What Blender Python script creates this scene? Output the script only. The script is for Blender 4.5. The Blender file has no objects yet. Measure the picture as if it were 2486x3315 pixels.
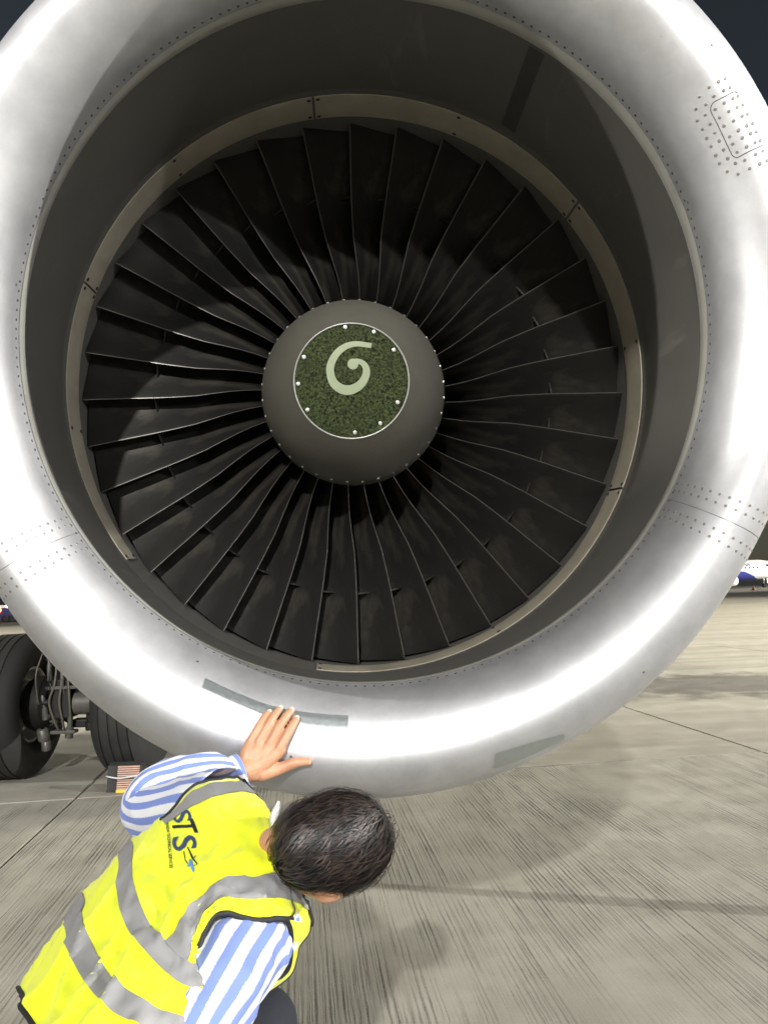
import bpy, bmesh, math, random
import numpy as np
from mathutils import Vector, Matrix, noise
from mathutils.bvhtree import BVHTree

random.seed(7); rng = np.random.default_rng(7)
R = math.radians
sc = bpy.context.scene
col = sc.collection

# ------------------------------------------------------------------ camera
FPX = 2488.0; CAM_H = 1.5
ROLL = R(2.3); PITCH = math.atan(269 * math.cos(ROLL) / FPX)
_F = np.array([0, math.cos(PITCH), math.sin(PITCH)])
_u0 = np.array([0, -math.sin(PITCH), math.cos(PITCH)]); _r0 = np.array([1.0, 0, 0])
_RT = _r0 * math.cos(ROLL) - _u0 * math.sin(ROLL)
_UP = _u0 * math.cos(ROLL) + _r0 * math.sin(ROLL)
_O = np.array([0, 0, CAM_H])
def W(X, Y, Z): return _O + _RT * X - _UP * Y + _F * Z
def P(px, py, Z): return W((px - 1243) / FPX * Z, (py - 1657.5) / FPX * Z, Z)
def ray(px, py):
    d = P(px, py, 1) - _O
    return d / np.linalg.norm(d)
def G(px, py):
    d = ray(px, py); return _O + d * (-CAM_H / d[2])
cd = bpy.data.cameras.new("camera"); cam = bpy.data.objects.new("camera", cd); col.objects.link(cam)
cd.sensor_fit = 'VERTICAL'; cd.sensor_height = 36; cd.sensor_width = 27; cd.lens = FPX / 3315 * 36
cd.clip_start = 0.05; cd.clip_end = 6000
m = Matrix.Identity(4)
for i in range(3):
    m[i][0] = _RT[i]; m[i][1] = _UP[i]; m[i][2] = -_F[i]; m[i][3] = _O[i]
cam.matrix_world = m
sc.camera = cam

# ------------------------------------------------------------------ sky, sun, exposure
SUN_AZ, SUN_EL = R(43), R(10)          # azimuth to the right of straight behind the camera
sdir = Vector((math.sin(SUN_AZ) * math.cos(SUN_EL), -math.cos(SUN_AZ) * math.cos(SUN_EL), math.sin(SUN_EL)))
world = bpy.data.worlds.new("World"); sc.world = world; world.use_nodes = True
wn = world.node_tree; wn.nodes.clear()
sky = wn.nodes.new('ShaderNodeTexSky'); sky.sky_type = 'NISHITA'; sky.sun_disc = False
sky.sun_elevation = SUN_EL; sky.sun_rotation = math.atan2(sdir.x, sdir.y)
sky.air_density = 1.0; sky.dust_density = 0.6; sky.ozone_density = 1.0
bg = wn.nodes.new('ShaderNodeBackground'); bg.inputs['Strength'].default_value = 0.018
out = wn.nodes.new('ShaderNodeOutputWorld')
hs_ = wn.nodes.new('ShaderNodeHueSaturation'); hs_.inputs['Saturation'].default_value = .6; wn.links.new(sky.outputs[0], hs_.inputs['Color']); wn.links.new(hs_.outputs[0], bg.inputs[0]); wn.links.new(bg.outputs[0], out.inputs[0])
sl = bpy.data.lights.new("sun", 'SUN'); sl.energy = 1.7; sl.angle = R(1.2); sl.color = (0.93, 0.96, 1.0)
so = bpy.data.objects.new("sun", sl); col.objects.link(so)
so.rotation_euler = (-sdir).to_track_quat('-Z', 'Y').to_euler(); so.location = (8, -8, 12)
vs = sc.view_settings; vs.view_transform = 'Standard'; vs.look = 'None'; vs.exposure = -0.06; vs.gamma = 1.0
vs.use_curve_mapping = False

# ------------------------------------------------------------------ helpers
def tag(o, label=None, cat=None, group=None, kind=None):
    if label: o['label'] = label
    if cat: o['category'] = cat
    if group: o['group'] = group
    if kind: o['kind'] = kind
    return o
def empty(name, loc):
    o = bpy.data.objects.new(name, None); col.objects.link(o); o.location = loc
    o.empty_display_size = .2
    return o
def link(name, me, parent=None):
    o = bpy.data.objects.new(name, me); col.objects.link(o)
    if parent is not None:
        o.parent = parent
        pw = Matrix.Identity(4); q = parent; ch = []
        while q is not None: ch.append(q); q = q.parent
        for q in reversed(ch): pw = pw @ q.matrix_parent_inverse @ q.matrix_basis
        o.matrix_parent_inverse = pw.inverted()
    return o
def mk(name, v, f, mat=None, parent=None, smooth=True, uv=None):
    """one mesh object from world-space vertices"""
    me = bpy.data.meshes.new(name)
    me.from_pydata([tuple(map(float, q)) for q in v], [], [tuple(map(int, q)) for q in f]); me.update()
    if mat: me.materials.append(mat)
    if smooth: me.polygons.foreach_set('use_smooth', [True] * len(me.polygons))
    if uv is not None:
        l = me.uv_layers.new(name='UVMap')
        li = np.zeros(len(me.loops), dtype=np.int32); me.loops.foreach_get('vertex_index', li)
        l.data.foreach_set('uv', np.asarray(uv, dtype=np.float32)[li].ravel())
    return link(name, me, parent)
def grid(nu, nv, fn, closeu=False):
    v = [fn(i, j) for j in range(nv) for i in range(nu)]; f = []
    for j in range(nv - 1):
        for i in range(nu if closeu else nu - 1):
            a = j * nu + i; b = j * nu + (i + 1) % nu
            f.append((a, b, b + nu, a + nu))
    return v, f
class MB:
    def __init__(s): s.v = []; s.f = []
    def add(s, v, f):
        n = len(s.v); s.v += [tuple(map(float, q)) for q in v]; s.f += [tuple(int(a) + n for a in q) for q in f]; return s
    def box(s, c, sx, sy, sz, M=None, bev=0):
        v = []
        for z in (-1, 1):
            for y in (-1, 1):
                for x in (-1, 1):
                    q = Vector((x * sx / 2, y * sy / 2, z * sz / 2))
                    if M is not None: q = M @ q
                    v.append(q + Vector(c))
        return s.add(v, [(0, 2, 3, 1), (4, 5, 7, 6), (0, 1, 5, 4), (2, 6, 7, 3), (0, 4, 6, 2), (1, 3, 7, 5)])
    def tube(s, pts, rad, n=10, caps=True):
        pts = [Vector(q) for q in pts]; k = len(pts)
        rad = [rad] * k if not hasattr(rad, '__len__') else rad
        t0 = (pts[1] - pts[0]).normalized(); up = Vector((0, 0, 1)) if abs(t0.z) < .9 else Vector((1, 0, 0))
        x = t0.cross(up).normalized(); v = []
        for i, p in enumerate(pts):
            t = (pts[min(i + 1, k - 1)] - pts[max(i - 1, 0)]).normalized()
            x = (x - t * x.dot(t)).normalized(); y = t.cross(x)
            for a in range(n):
                w = 2 * math.pi * a / n; v.append(p + (x * math.cos(w) + y * math.sin(w)) * rad[i])
        f = [(i * n + a, i * n + (a + 1) % n, (i + 1) * n + (a + 1) % n, (i + 1) * n + a) for i in range(k - 1) for a in range(n)]
        if caps: f += [tuple(range(n))[::-1], tuple((k - 1) * n + a for a in range(n))]
        return s.add(v, f)
    def lathe(s, prof, o, ax, n=48, closed=False):
        """prof: list of (axial, radius) along axis ax from origin o"""
        ax = Vector(ax).normalized(); up = Vector((0, 0, 1)) if abs(ax.z) < .9 else Vector((1, 0, 0))
        x = ax.cross(up).normalized(); y = ax.cross(x); o = Vector(o); v = []
        for (a, r) in prof:
            for i in range(n):
                w = 2 * math.pi * i / n; v.append(o + ax * a + (x * math.cos(w) + y * math.sin(w)) * r)
        k = len(prof); f = []
        for j in range(k if closed else k - 1):
            j2 = (j + 1) % k
            for i in range(n): f.append((j * n + i, j * n + (i + 1) % n, j2 * n + (i + 1) % n, j2 * n + i))
        return s.add(v, f)
    def ell(s, c, ax, n=16, mrows=10):
        """ellipsoid, ax = 3 half-axis vectors"""
        c = Vector(c); ax = [Vector(a) for a in ax]; v = []
        for j in range(mrows + 1):
            t = math.pi * j / mrows
            for i in range(n):
                w = 2 * math.pi * i / n
                v.append(c + ax[2] * math.cos(t) + (ax[0] * math.cos(w) + ax[1] * math.sin(w)) * math.sin(t))
        return s.add(v, [(j * n + i, (j + 1) * n + i, (j + 1) * n + (i + 1) % n, j * n + (i + 1) % n) for j in range(mrows) for i in range(n)])
    def build(s, name, mat, parent=None, smooth=True, bevel=0, sharp=None):
        o = mk(name, s.v, s.f, mat, parent, smooth)
        if bevel:
            b = o.modifiers.new('bevel', 'BEVEL'); b.width = bevel; b.segments = 2; b.limit_method = 'ANGLE'
        if sharp: o.data.set_sharp_from_angle(angle=R(sharp))
        return o
def cr(pts, n):
    """Catmull-Rom resample of a polyline to n points (any dimension)"""
    p = np.asarray(pts, float); k = len(p); q = np.vstack([2 * p[0] - p[1], p, 2 * p[-1] - p[-2]]); o = []
    for t in np.linspace(0, k - 1, n):
        i = min(int(t), k - 2); w = t - i; a, b, c, d = q[i:i + 4]
        o.append(.5 * ((2 * b) + (-a + c) * w + (2 * a - 5 * b + 4 * c - d) * w * w + (-a + 3 * b - 3 * c + d) * w ** 3))
    return np.array(o)

# ------------------------------------------------------------------ materials
class NT:
    def __init__(s, name):
        s.m = bpy.data.materials.new(name); s.m.use_nodes = True; s.t = s.m.node_tree
        s.b = s.t.nodes['Principled BSDF']
    def n(s, typ, **kw):
        q = s.t.nodes.new(typ)
        for k, v in kw.items():
            if k.startswith('i_'):
                key = k[2:].replace('_', ' '); q.inputs[key].default_value = v
            else: setattr(q, k, v)
        return q
    def l(s, a, b): s.t.links.new(a, b)
    def ramp(s, fac, stops):
        q = s.t.nodes.new('ShaderNodeValToRGB'); e = q.color_ramp.elements
        while len(e) < len(stops): e.new(.5)
        for el, (p, c) in zip(e, stops):
            el.position = p; el.color = (c, c, c, 1) if not hasattr(c, '__len__') else (*c, 1)
        s.l(fac, q.inputs[0]); return q.outputs[0]
    def noise(s, vec, scale, detail=4, rough=.55, dist=0):
        q = s.n('ShaderNodeTexNoise'); q.inputs['Scale'].default_value = scale; q.inputs['Detail'].default_value = detail
        q.inputs['Roughness'].default_value = rough; q.inputs['Distortion'].default_value = dist
        if vec is not None: s.l(vec, q.inputs['Vector'])
        return q.outputs['Fac']
    def mapping(s, vec, scale=(1, 1, 1), rot=(0, 0, 0), loc=(0, 0, 0)):
        q = s.n('ShaderNodeMapping'); q.inputs['Scale'].default_value = scale; q.inputs['Rotation'].default_value = rot
        q.inputs['Location'].default_value = loc
        s.l(vec, q.inputs['Vector']); return q.outputs[0]
    def mix(s, fac, a, b, typ='MIX'):
        q = s.n('ShaderNodeMix', data_type='RGBA', blend_type=typ)
        if hasattr(fac, 'links'): s.l(fac, q.inputs[0])
        else: q.inputs[0].default_value = fac
        for k, c in ((6, a), (7, b)):
            if hasattr(c, 'links'): s.l(c, q.inputs[k])
            else: q.inputs[k].default_value = (*c, 1) if len(c) == 3 else c
        return q.outputs[2]
    def math(s, op, a, b=0.0):
        q = s.n('ShaderNodeMath', operation=op)
        for k, c in ((0, a), (1, b)):
            if hasattr(c, 'links'): s.l(c, q.inputs[k])
            else: q.inputs[k].default_value = c
        return q.outputs[0]
    def bump(s, h, strength=.3, dist=.01):
        q = s.n('ShaderNodeBump'); q.inputs['Strength'].default_value = strength; q.inputs['Distance'].default_value = dist
        s.l(h, q.inputs['Height']); s.l(q.outputs[0], s.b.inputs['Normal']); return q
    def coord(s, kind='Object'): return s.n('ShaderNodeTexCoord').outputs[kind]
    def set(s, base=None, rough=None, metal=None, **kw):
        for k, v in (('Base Color', base), ('Roughness', rough), ('Metallic', metal)):
            if v is None: continue
            if hasattr(v, 'links'): s.l(v, s.b.inputs[k])
            else: s.b.inputs[k].default_value = (*v, 1) if hasattr(v, '__len__') else v
        for k, v in kw.items(): s.b.inputs[k.replace('_', ' ')].default_value = v
        return s
def plain(name, c, rough=.6, metal=0, var=.12, scale=30, bump=0):
    t = NT(name); co = t.coord(); n = t.noise(co, scale, 5)
    a = tuple(min(1, x * (1 - var)) for x in c); b = tuple(min(1, x * (1 + var)) for x in c)
    t.set(base=t.mix(n, a, b), metal=metal)
    r = t.math('ADD', t.math('MULTIPLY', t.noise(co, scale * 2.3, 4), .2), rough - .1); t.set(rough=r)
    if bump: t.bump(n, bump, .004)
    return t.m
M = {}
def concrete(name, grooved):
    t = NT(name); co = t.n('ShaderNodeNewGeometry').outputs['Position']
    big = t.noise(co, .35, 5, .6); mid = t.noise(co, 2.6, 6, .65); fine = t.noise(co, 130, 3, .7)
    base = t.mix(t.ramp(big, [(.3, 0.0), (.7, 1.0)]), (.20, .19, .155), (.285, .27, .222))
    base = t.mix(t.ramp(mid, [(.38, 0), (.66, 1)]), base, (.33, .315, .265))
    base = t.mix(t.math('MULTIPLY', fine, .6), base, (.15, .14, .115))
    if grooved:
        warp = t.n('ShaderNodeVectorMath', operation='ADD'); t.l(co, warp.inputs[0]); wz = t.n('ShaderNodeTexNoise', noise_dimensions='3D'); wz.inputs['Scale'].default_value = 1.2; t.l(co, wz.inputs['Vector'])
        wsc = t.n('ShaderNodeVectorMath', operation='SCALE'); wsc.inputs['Scale'].default_value = .012; t.l(wz.outputs['Color'], wsc.inputs[0]); t.l(wsc.outputs[0], warp.inputs[1])
        rx = t.mapping(warp.outputs[0], (1, 1, 1), (0, 0, R(-6.5)))
        wv = t.n('ShaderNodeTexWave', wave_type='BANDS', bands_direction='X'); wv.inputs['Scale'].default_value = 12.0
        wv.inputs['Distortion'].default_value = 1.5; wv.inputs['Detail'].default_value = 3; wv.inputs['Detail Scale'].default_value = 2.2; wv.inputs['Detail Roughness'].default_value = .7
        sq = t.mapping(rx, (1, .22, 1)); t.l(sq, wv.inputs['Vector'])
        wv2 = t.n('ShaderNodeTexWave', wave_type='BANDS', bands_direction='X'); wv2.inputs['Scale'].default_value = 19.0
        wv2.inputs['Distortion'].default_value = 2.4; wv2.inputs['Detail'].default_value = 3; wv2.inputs['Detail Scale'].default_value = 1.6; t.l(t.mapping(rx, (1, .3, 1), (0, 0, 0), (.37, 2, 0)), wv2.inputs['Vector'])
        lines = t.ramp(wv.outputs['Fac'], [(.0, 1.0), (.24, .85), (.41, 0.0)]); lines2 = t.ramp(wv2.outputs['Fac'], [(.0, .8), (.25, .4), (.42, 0.0)])
        m1 = t.ramp(t.noise(t.mapping(rx, (16, .9, 1)), 1.0, 4, .65), [(.42, .06), (.60, 1.0)])
        m2 = t.ramp(t.noise(t.mapping(rx, (26, 1.6, 1), (0, 0, 0), (5, 3, 0)), 1.0, 3, .6), [(.42, 0.0), (.62, .8)])
        wear = t.noise(t.mapping(co, (1.1, .6, 1), (0, 0, R(-6.5))), 1.0, 5, .65)
        brk = t.ramp(t.noise(co, 85, 4, .75), [(.32, .30), (.56, 1.0)])
        dark = t.math('MAXIMUM', t.math('MULTIPLY', lines, m1), t.math('MULTIPLY', lines2, m2))
        dark = t.math('MULTIPLY', t.math('MULTIPLY', dark, brk), t.ramp(wear, [(.38, .12), (.60, .95)]))
        base = t.mix(dark, base, (.012, .0115, .010)); tiny = t.noise(co, 75, 2, .5); base = t.mix(t.ramp(tiny, [(.73, 0), (.77, .8)]), base, (.45, .43, .37))
        hgt = t.math('SUBTRACT', t.math('MULTIPLY', fine, .25), dark)
        t.bump(hgt, .55, .006)
    else:
        s1 = t.mapping(co, (.06, 1.4, 1), (0, 0, R(4))); band = t.noise(s1, 1.0, 5, .6)
        base = t.mix(t.math('MULTIPLY', t.ramp(band, [(.42, 1), (.55, 0)]), .45), base, (.16, .145, .11))
        t.bump(fine, .25, .004)
    # an oil and water stain with its own outline, out to the right
    ox = t.mapping(co, (.36, .62, 1), (0, 0, R(9)), (-.66, -7.35, 0))
    dn = t.n('ShaderNodeVectorMath', operation='LENGTH'); t.l(ox, dn.inputs[0])
    stain = t.math('ADD', dn.outputs['Value'], t.math('MULTIPLY', t.math('SUBTRACT', mid, .5), 1.6))
    base = t.mix(t.math('MULTIPLY', t.ramp(stain, [(.55, 1), (.95, 0)]), .75), base, (.055, .05, .043))
    t.set(base=base, rough=t.ramp(mid, [(.3, .62), (.7, .88)]))
    return t.m
M['grooved'] = concrete('grooved_concrete', True)
M['smooth'] = concrete('smooth_concrete', False)
M['joint'] = plain('joint_filler', (.03, .028, .025), .9)

def lip_mat():
    t = NT('bare_aluminium'); co = t.coord()
    brush = t.noise(t.mapping(co, (3, 3, 3)), 1.0, 6, .6); spk = t.noise(co, 240, 3, .6); dirt = t.noise(co, 7, 6, .65)
    b = t.mix(t.ramp(dirt, [(.35, 0), (.7, 1)]), (.53, .53, .54), (.66, .66, .665))
    b = t.mix(t.math('MULTIPLY', t.ramp(spk, [(.60, 0), (.75, 1)]), .25), b, (.4, .4, .4))
    pits = t.n('ShaderNodeTexVoronoi'); pits.inputs['Scale'].default_value = 9; t.l(co, pits.inputs['Vector'])
    b = t.mix(t.ramp(pits.outputs['Distance'], [(.024, 1), (.046, 0)]), b, (.16, .15, .14))
    r = t.math('ADD', t.math('MULTIPLY', brush, .16), .43)
    t.set(base=b, rough=r, metal=.86)
    t.bump(t.math('ADD', t.math('MULTIPLY', spk, .3), t.math('MULTIPLY', dirt, .5)), .05, .004)
    return t.m
M['lip'] = lip_mat()
M['tape_patch'] = plain('speed_tape', (.50, .54, .54), .34, .9, .08, 40)
M['rivet'] = plain('rivet_heads', (.26, .25, .23), .45, .7, .45, 40)
M['groove'] = plain('dark_seam_gap', (.05, .047, .042), .8)  # dark colour of joints, their backing and the edge fasteners
M['land'] = plain('sealant_land', (.36, .35, .31), .55, .3, .18, 14)
def barrel_mat():
    t = NT('acoustic_liner'); co = t.coord()
    a = t.noise(co, 5, 6, .65); pf = t.n('ShaderNodeTexVoronoi'); pf.inputs['Scale'].default_value = 260; t.l(co, pf.inputs['Vector'])
    b = t.mix(a, (.09, .086, .076), (.125, .119, .105))
    st = t.noise(t.mapping(co, (3, .6, 3)), 3.0, 4, .6, .8)
    b = t.mix(t.math('MULTIPLY', t.ramp(st, [(.6, 0), (.72, 1)]), .3), b, (.25, .235, .2))
    b = t.mix(t.math('MULTIPLY', t.ramp(pf.outputs['Distance'], [(.18, 1), (.3, 0)]), .35), b, (.05, .05, .045))
    t.set(base=b, rough=.5, metal=.25); t.bump(a, .1, .004); return t.m
M['barrel'] = barrel_mat()
M['strip'] = plain('rub_strip', (.34, .305, .235), .45, .35, .3, 9)
M['liner_dark'] = plain('abradable_liner', (.075, .07, .062), .6, .1)
M['case'] = plain('fan_case', (.055, .053, .05), .5, .3)
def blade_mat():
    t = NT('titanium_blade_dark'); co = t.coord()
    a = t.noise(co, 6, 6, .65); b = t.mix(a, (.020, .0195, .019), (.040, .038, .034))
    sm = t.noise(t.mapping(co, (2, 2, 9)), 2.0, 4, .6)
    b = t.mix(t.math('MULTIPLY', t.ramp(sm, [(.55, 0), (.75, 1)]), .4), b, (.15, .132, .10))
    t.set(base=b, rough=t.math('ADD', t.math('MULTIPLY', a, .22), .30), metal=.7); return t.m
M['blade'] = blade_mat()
M['blade_edge'] = plain('blade_leading_edge', (.20, .19, .175), .38, .9)
def spin_mat():
    t = NT('spinner_grey'); co = t.coord(); a = t.noise(co, 9, 6, .65)
    b = t.mix(a, (.115, .110, .088), (.16, .152, .124)); sp = t.noise(co, 120, 3)
    b = t.mix(t.math('MULTIPLY', t.ramp(sp, [(.6, 0), (.75, 1)]), .25), b, (.25, .24, .2))
    t.set(base=b, rough=.42, metal=.45); t.bump(sp, .06, .003); return t.m
M['spin'] = spin_mat()
def moss():
    t = NT('green_erosion_speckle'); co = t.coord(); a = t.noise(co, 120, 5, .8); c = t.noise(co, 9, 4)
    b = t.mix(t.ramp(a, [(.42, 0), (.6, 1)]), (.001, .0014, .0008), (.055, .07, .024))
    b = t.mix(t.math('MULTIPLY', t.ramp(c, [(.4, 0), (.7, 1)]), .45), b, (.02, .028, .01))
    t.set(base=b, rough=.75, Specular_IOR_Level=.12); t.bump(a, .5, .003); return t.m
M['moss'] = moss()
M['spiral'] = plain('pale_green_paint', (.20, .235, .135), .55, 0, .1, 25)
M['steel'] = plain('bright_steel', (.75, .74, .7), .3, 1.0, .1)
M['rubber'] = plain('tyre_rubber', (.018, .0175, .0165), .72, 0, .35, 7, .15)
M['rubber_groove'] = plain('tyre_groove', (.008, .008, .008), .9)
M['gear_grey'] = plain('gear_paint', (.095, .092, .08), .45, .2, .45, 18)
M['gear_dark'] = plain('gear_dark', (.022, .021, .019), .5, .4, .4, 20)
M['hose'] = plain('hose_braid', (.12, .11, .088), .5, .3, .3, 60)
M['rim'] = plain('wheel_rim', (.33, .325, .30), .4, .6, .3, 12)
M['white'] = plain('white_paint', (.78, .78, .77), .35, 0, .04, 4)
M['blue'] = plain('blue_paint', (.05, .06, .30), .4)
M['dkglass'] = plain('dark_glass', (.02, .022, .03), .12)
M['grey'] = plain('grey_paint', (.42, .42, .42), .5)
M['orange'] = plain('orange_plastic', (.75, .17, .03), .5)
M['black'] = plain('black_binding', (.008, .008, .010), .7)
M['skin'] = plain('skin', (.44, .225, .128), .5, 0, .2, 34, .12)
M['skin'].node_tree.nodes['Principled BSDF'].inputs['Subsurface Weight'].default_value = .12
M['skin'].node_tree.nodes['Principled BSDF'].inputs['Subsurface Radius'].default_value = (.01, .004, .002)
M['nail'] = plain('fingernail', (.72, .46, .36), .35, 0, .05)
M['navy'] = plain('navy_trousers', (.012, .014, .022), .8, 0, .3, 60)
M['shoe'] = plain('black_shoe', (.012, .011, .011), .4)
M['collar'] = plain('white_cotton', (.80, .80, .78), .8, 0, .05)
M['hairbase'] = plain('scalp_hair', (.005, .004, .004), .95, 0, .3, 60)
def hair_mat():
    t = NT('black_hair'); a = t.noise(t.coord(), 45, 3)
    t.set(base=t.mix(t.ramp(a, [(.4, 0), (.75, 1)]), (.008, .0065, .006), (.05, .033, .026)), rough=.46, Specular_IOR_Level=.5); return t.m
M['hair'] = hair_mat()
def vest_mat():
    t = NT('fluorescent_yellow_fabric'); co = t.coord(); a = t.noise(co, 14, 5); w = t.noise(co, 420, 2)
    b = t.mix(a, (.66, .74, .008), (.80, .85, .014))
    t.set(base=b, rough=.75, Sheen_Weight=.2); t.bump(t.math('ADD', t.math('MULTIPLY', w, .25), a), .12, .004); return t.m
M['vest'] = vest_mat()
M['tape'] = plain('silver_reflective_tape', (.24, .238, .235), .62, .05, .08, 60)
def stripe(name, n, axis):
    t = NT(name); uv = t.coord('UV'); sx = t.n('ShaderNodeSeparateXYZ'); t.l(uv, sx.inputs[0])
    s = t.math('FRACT', t.math('MULTIPLY', sx.outputs[axis], n)); co = t.coord(); wv = t.noise(co, 300, 2)
    e = t.math('ADD', s, t.math('MULTIPLY', t.math('SUBTRACT', wv, .5), .10))
    b = t.mix(t.ramp(e, [(.46, 0), (.50, 1), (.95, 1), (.99, 0)]), (.60, .61, .64), (.14, .20, .48))
    t.set(base=b, rough=.8, Sheen_Weight=.15); t.bump(t.noise(co, 40, 4), .12, .005); return t.m
M['sleeve'] = stripe('striped_shirt', 13, 0)
M['cuff'] = stripe('striped_cuff', 3.0, 1)
def lamp(name, c, s):
    t = NT(name); t.set(base=c, Emission_Strength=s); t.b.inputs['Emission Color'].default_value = (*c, 1); return t.m
M['red_lamp'] = lamp('lit_red_lamp', (1, .16, .04), 14)
M['white_lamp'] = lamp('lit_white_lamp', (1, .97, .9), 9)

# ------------------------------------------------------------------ floodlight masts (behind the camera) - the apron's own lamps
def mast(loc, hgt, aim, watts, label, size=1.6, colr=(1.0, .93, .80), cone=95, blend=.5, soft=.35):
    r = empty('floodlight_mast', loc); tag(r, label, 'floodlight mast')
    x, y, z = loc
    b = MB(); b.tube([(x, y, 0), (x, y, hgt * .5), (x, y, hgt)], [.22, .16, .11], 12); b.build('mast_pole', M['grey'], r)
    b = MB(); b.box((x, y, .15), .8, .8, .3); b.build('foundation_block', M['smooth'], r, False, .02)
    d = (Vector(aim) - Vector((x, y, hgt))).normalized(); q = d.to_track_quat('-Z', 'Y').to_matrix()
    b = MB(); b.box((x, y, hgt), size * 1.2, .12, .12, q.to_3x3()); b.build('cross_arm', M['grey'], r, False)
    for k in (-1, 0, 1):
        c = Vector((x, y, hgt)) + q @ Vector((k * size * .42, 0, 0))
        h = MB(); h.box(c - d * -.05, .45, .35, .22, q); hd = h.build('lamp_head', M['grey'], r, False, .02)
        g = MB(); g.box(c + d * .17, .40, .30, .012, q); g.build('lens', M['white_lamp'], hd, False)
    l = bpy.data.lights.new('floodlight', 'SPOT'); l.energy = watts; l.color = colr; l.spot_size = R(cone); l.spot_blend = blend; l.shadow_soft_size = soft
    o = link('floodlight', l, r)
    o.matrix_basis = Matrix.Translation(Vector((x, y, hgt)) + d * .35) @ q.to_4x4()
    return r
mast((-34, -10, 0), 15, (0, 3, 1.5), 42000, 'grey floodlight mast with three lit lamp heads on the landing gear side', 2.0, (1.0, .98, .95))
mast((-2.6, -22, 0), 13.5, (0, 3, 1.0), 42000, 'grey floodlight mast with three lit lamp heads facing the engine intake', 1.2, (1.0, .98, .95))
mast((38, -6.5, 0), 14.5, (0, 3.5, 1.0), 92000, 'grey floodlight mast with three lit lamp heads beyond the added shadow post', 1.2, (1.0, .98, .95), 95, .5, .12)
mast((42, 24, 0), 20, (9, 41, 0), 210000, 'tall grey floodlight mast lighting the pale apron beyond the engine', 2.4, (1.0, .94, .80), 104, .35)
mast((-46, 28, 0), 20, (-13, 45, 0), 190000, 'tall grey floodlight mast lighting the distant airport bus', 2.4, (1.0, .94, .80), 104, .35)
mast((112, 104, 0), 26, (64, 150, 0), 330000, 'tall grey floodlight mast lighting the distant white airliner', 2.4, (1.0, .95, .84))

# ------------------------------------------------------------------ apron
def ground():
    s = 3000
    o = mk('ground', [(-s, -s, -.02), (s, -s, -.02), (s, s, -.02), (-s, s, -.02)], [(0, 1, 2, 3)], M['smooth'], None, False)
    tag(o, 'wide beige concrete airport apron reaching to the dark horizon', 'apron', kind='structure')
    yaw = R(7); c, s_ = math.cos(yaw), math.sin(yaw)
    ax = Vector((c, s_, 0)); ay = Vector((-s_, c, 0)); org = Vector((-2.53, 6.27, 0)); Lx, Ly, gap = 5.8, 6.2, .014
    me = {}
    for key in ('grooved', 'smooth'):
        b = bmesh.new(); bmesh.ops.create_cube(b, size=1)
        bmesh.ops.scale(b, vec=(Lx - gap, Ly - gap, .05), verts=b.verts)
        bmesh.ops.bevel(b, geom=[e for e in b.edges if abs(e.verts[0].co.z - e.verts[1].co.z) < .001 and e.verts[0].co.z > 0], offset=.008, segments=2, affect='EDGES')
        mm = bpy.data.meshes.new('concrete_slab'); b.to_mesh(mm); b.free(); mm.materials.append(M[key]); me[key] = mm
    for j in range(-3, 7):
        for i in range(-5, 6):
            ctr = org + ax * ((i + .5) * Lx) + ay * ((j + .5) * Ly)
            q = link('concrete_slab', me['grooved' if j < 0 else 'smooth'], o)
            q.matrix_basis = Matrix.Translation(ctr + Vector((0, 0, -.025))) @ Matrix.Rotation(yaw, 4, 'Z')
    b = MB(); L = 40
    v = [org - ax * 29 - ay * 19 + Vector((0, 0, -.012)), org + ax * 35 - ay * 19 + Vector((0, 0, -.012)), org + ax * 35 + ay * 44 + Vector((0, 0, -.012)), org - ax * 29 + ay * 44 + Vector((0, 0, -.012))]
    mk('joint_filler', v, [(0, 1, 2, 3)], M['joint'], o, False)
ground()

# ------------------------------------------------------------------ airliner: engine frames fitted to the photograph's circles
def nrm(y, p): return np.array([math.sin(y) * math.cos(p), math.sin(p), math.cos(y) * math.cos(p)])
def frame(C, y, p):
    n = nrm(y, p); e1 = np.cross([0, 1, 0], n); e1 /= np.linalg.norm(e1); e2 = np.cross(n, e1)
    o = W(*C); t = lambda a: W(*a) - _O
    return o, t(e1), t(e2), t(n)          # origin, right, down, aft
LO, LX, LY, LN = frame((-.075, -.5, 2.324), .028, -.072)       # lip frame (rear edge of lip, inside)
FO, FX, FY, FN = frame((-.118, -.457, 3.03), -.018, -.026)     # fan frame (blade tip leading edges)
def lp(th, s, r): return LO + LN * s + (LX * math.cos(th) + LY * math.sin(th)) * r
def fp(th, s, r): return FO + FN * s + (FX * math.cos(th) + FY * math.sin(th)) * r
plane = empty('airliner', tuple(G(1243, 2800)))
plane.location = (-1.2, 5.5, 0)
tag(plane, 'parked airliner whose big silver engine intake and dark fan fill the view', 'airliner')

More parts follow.
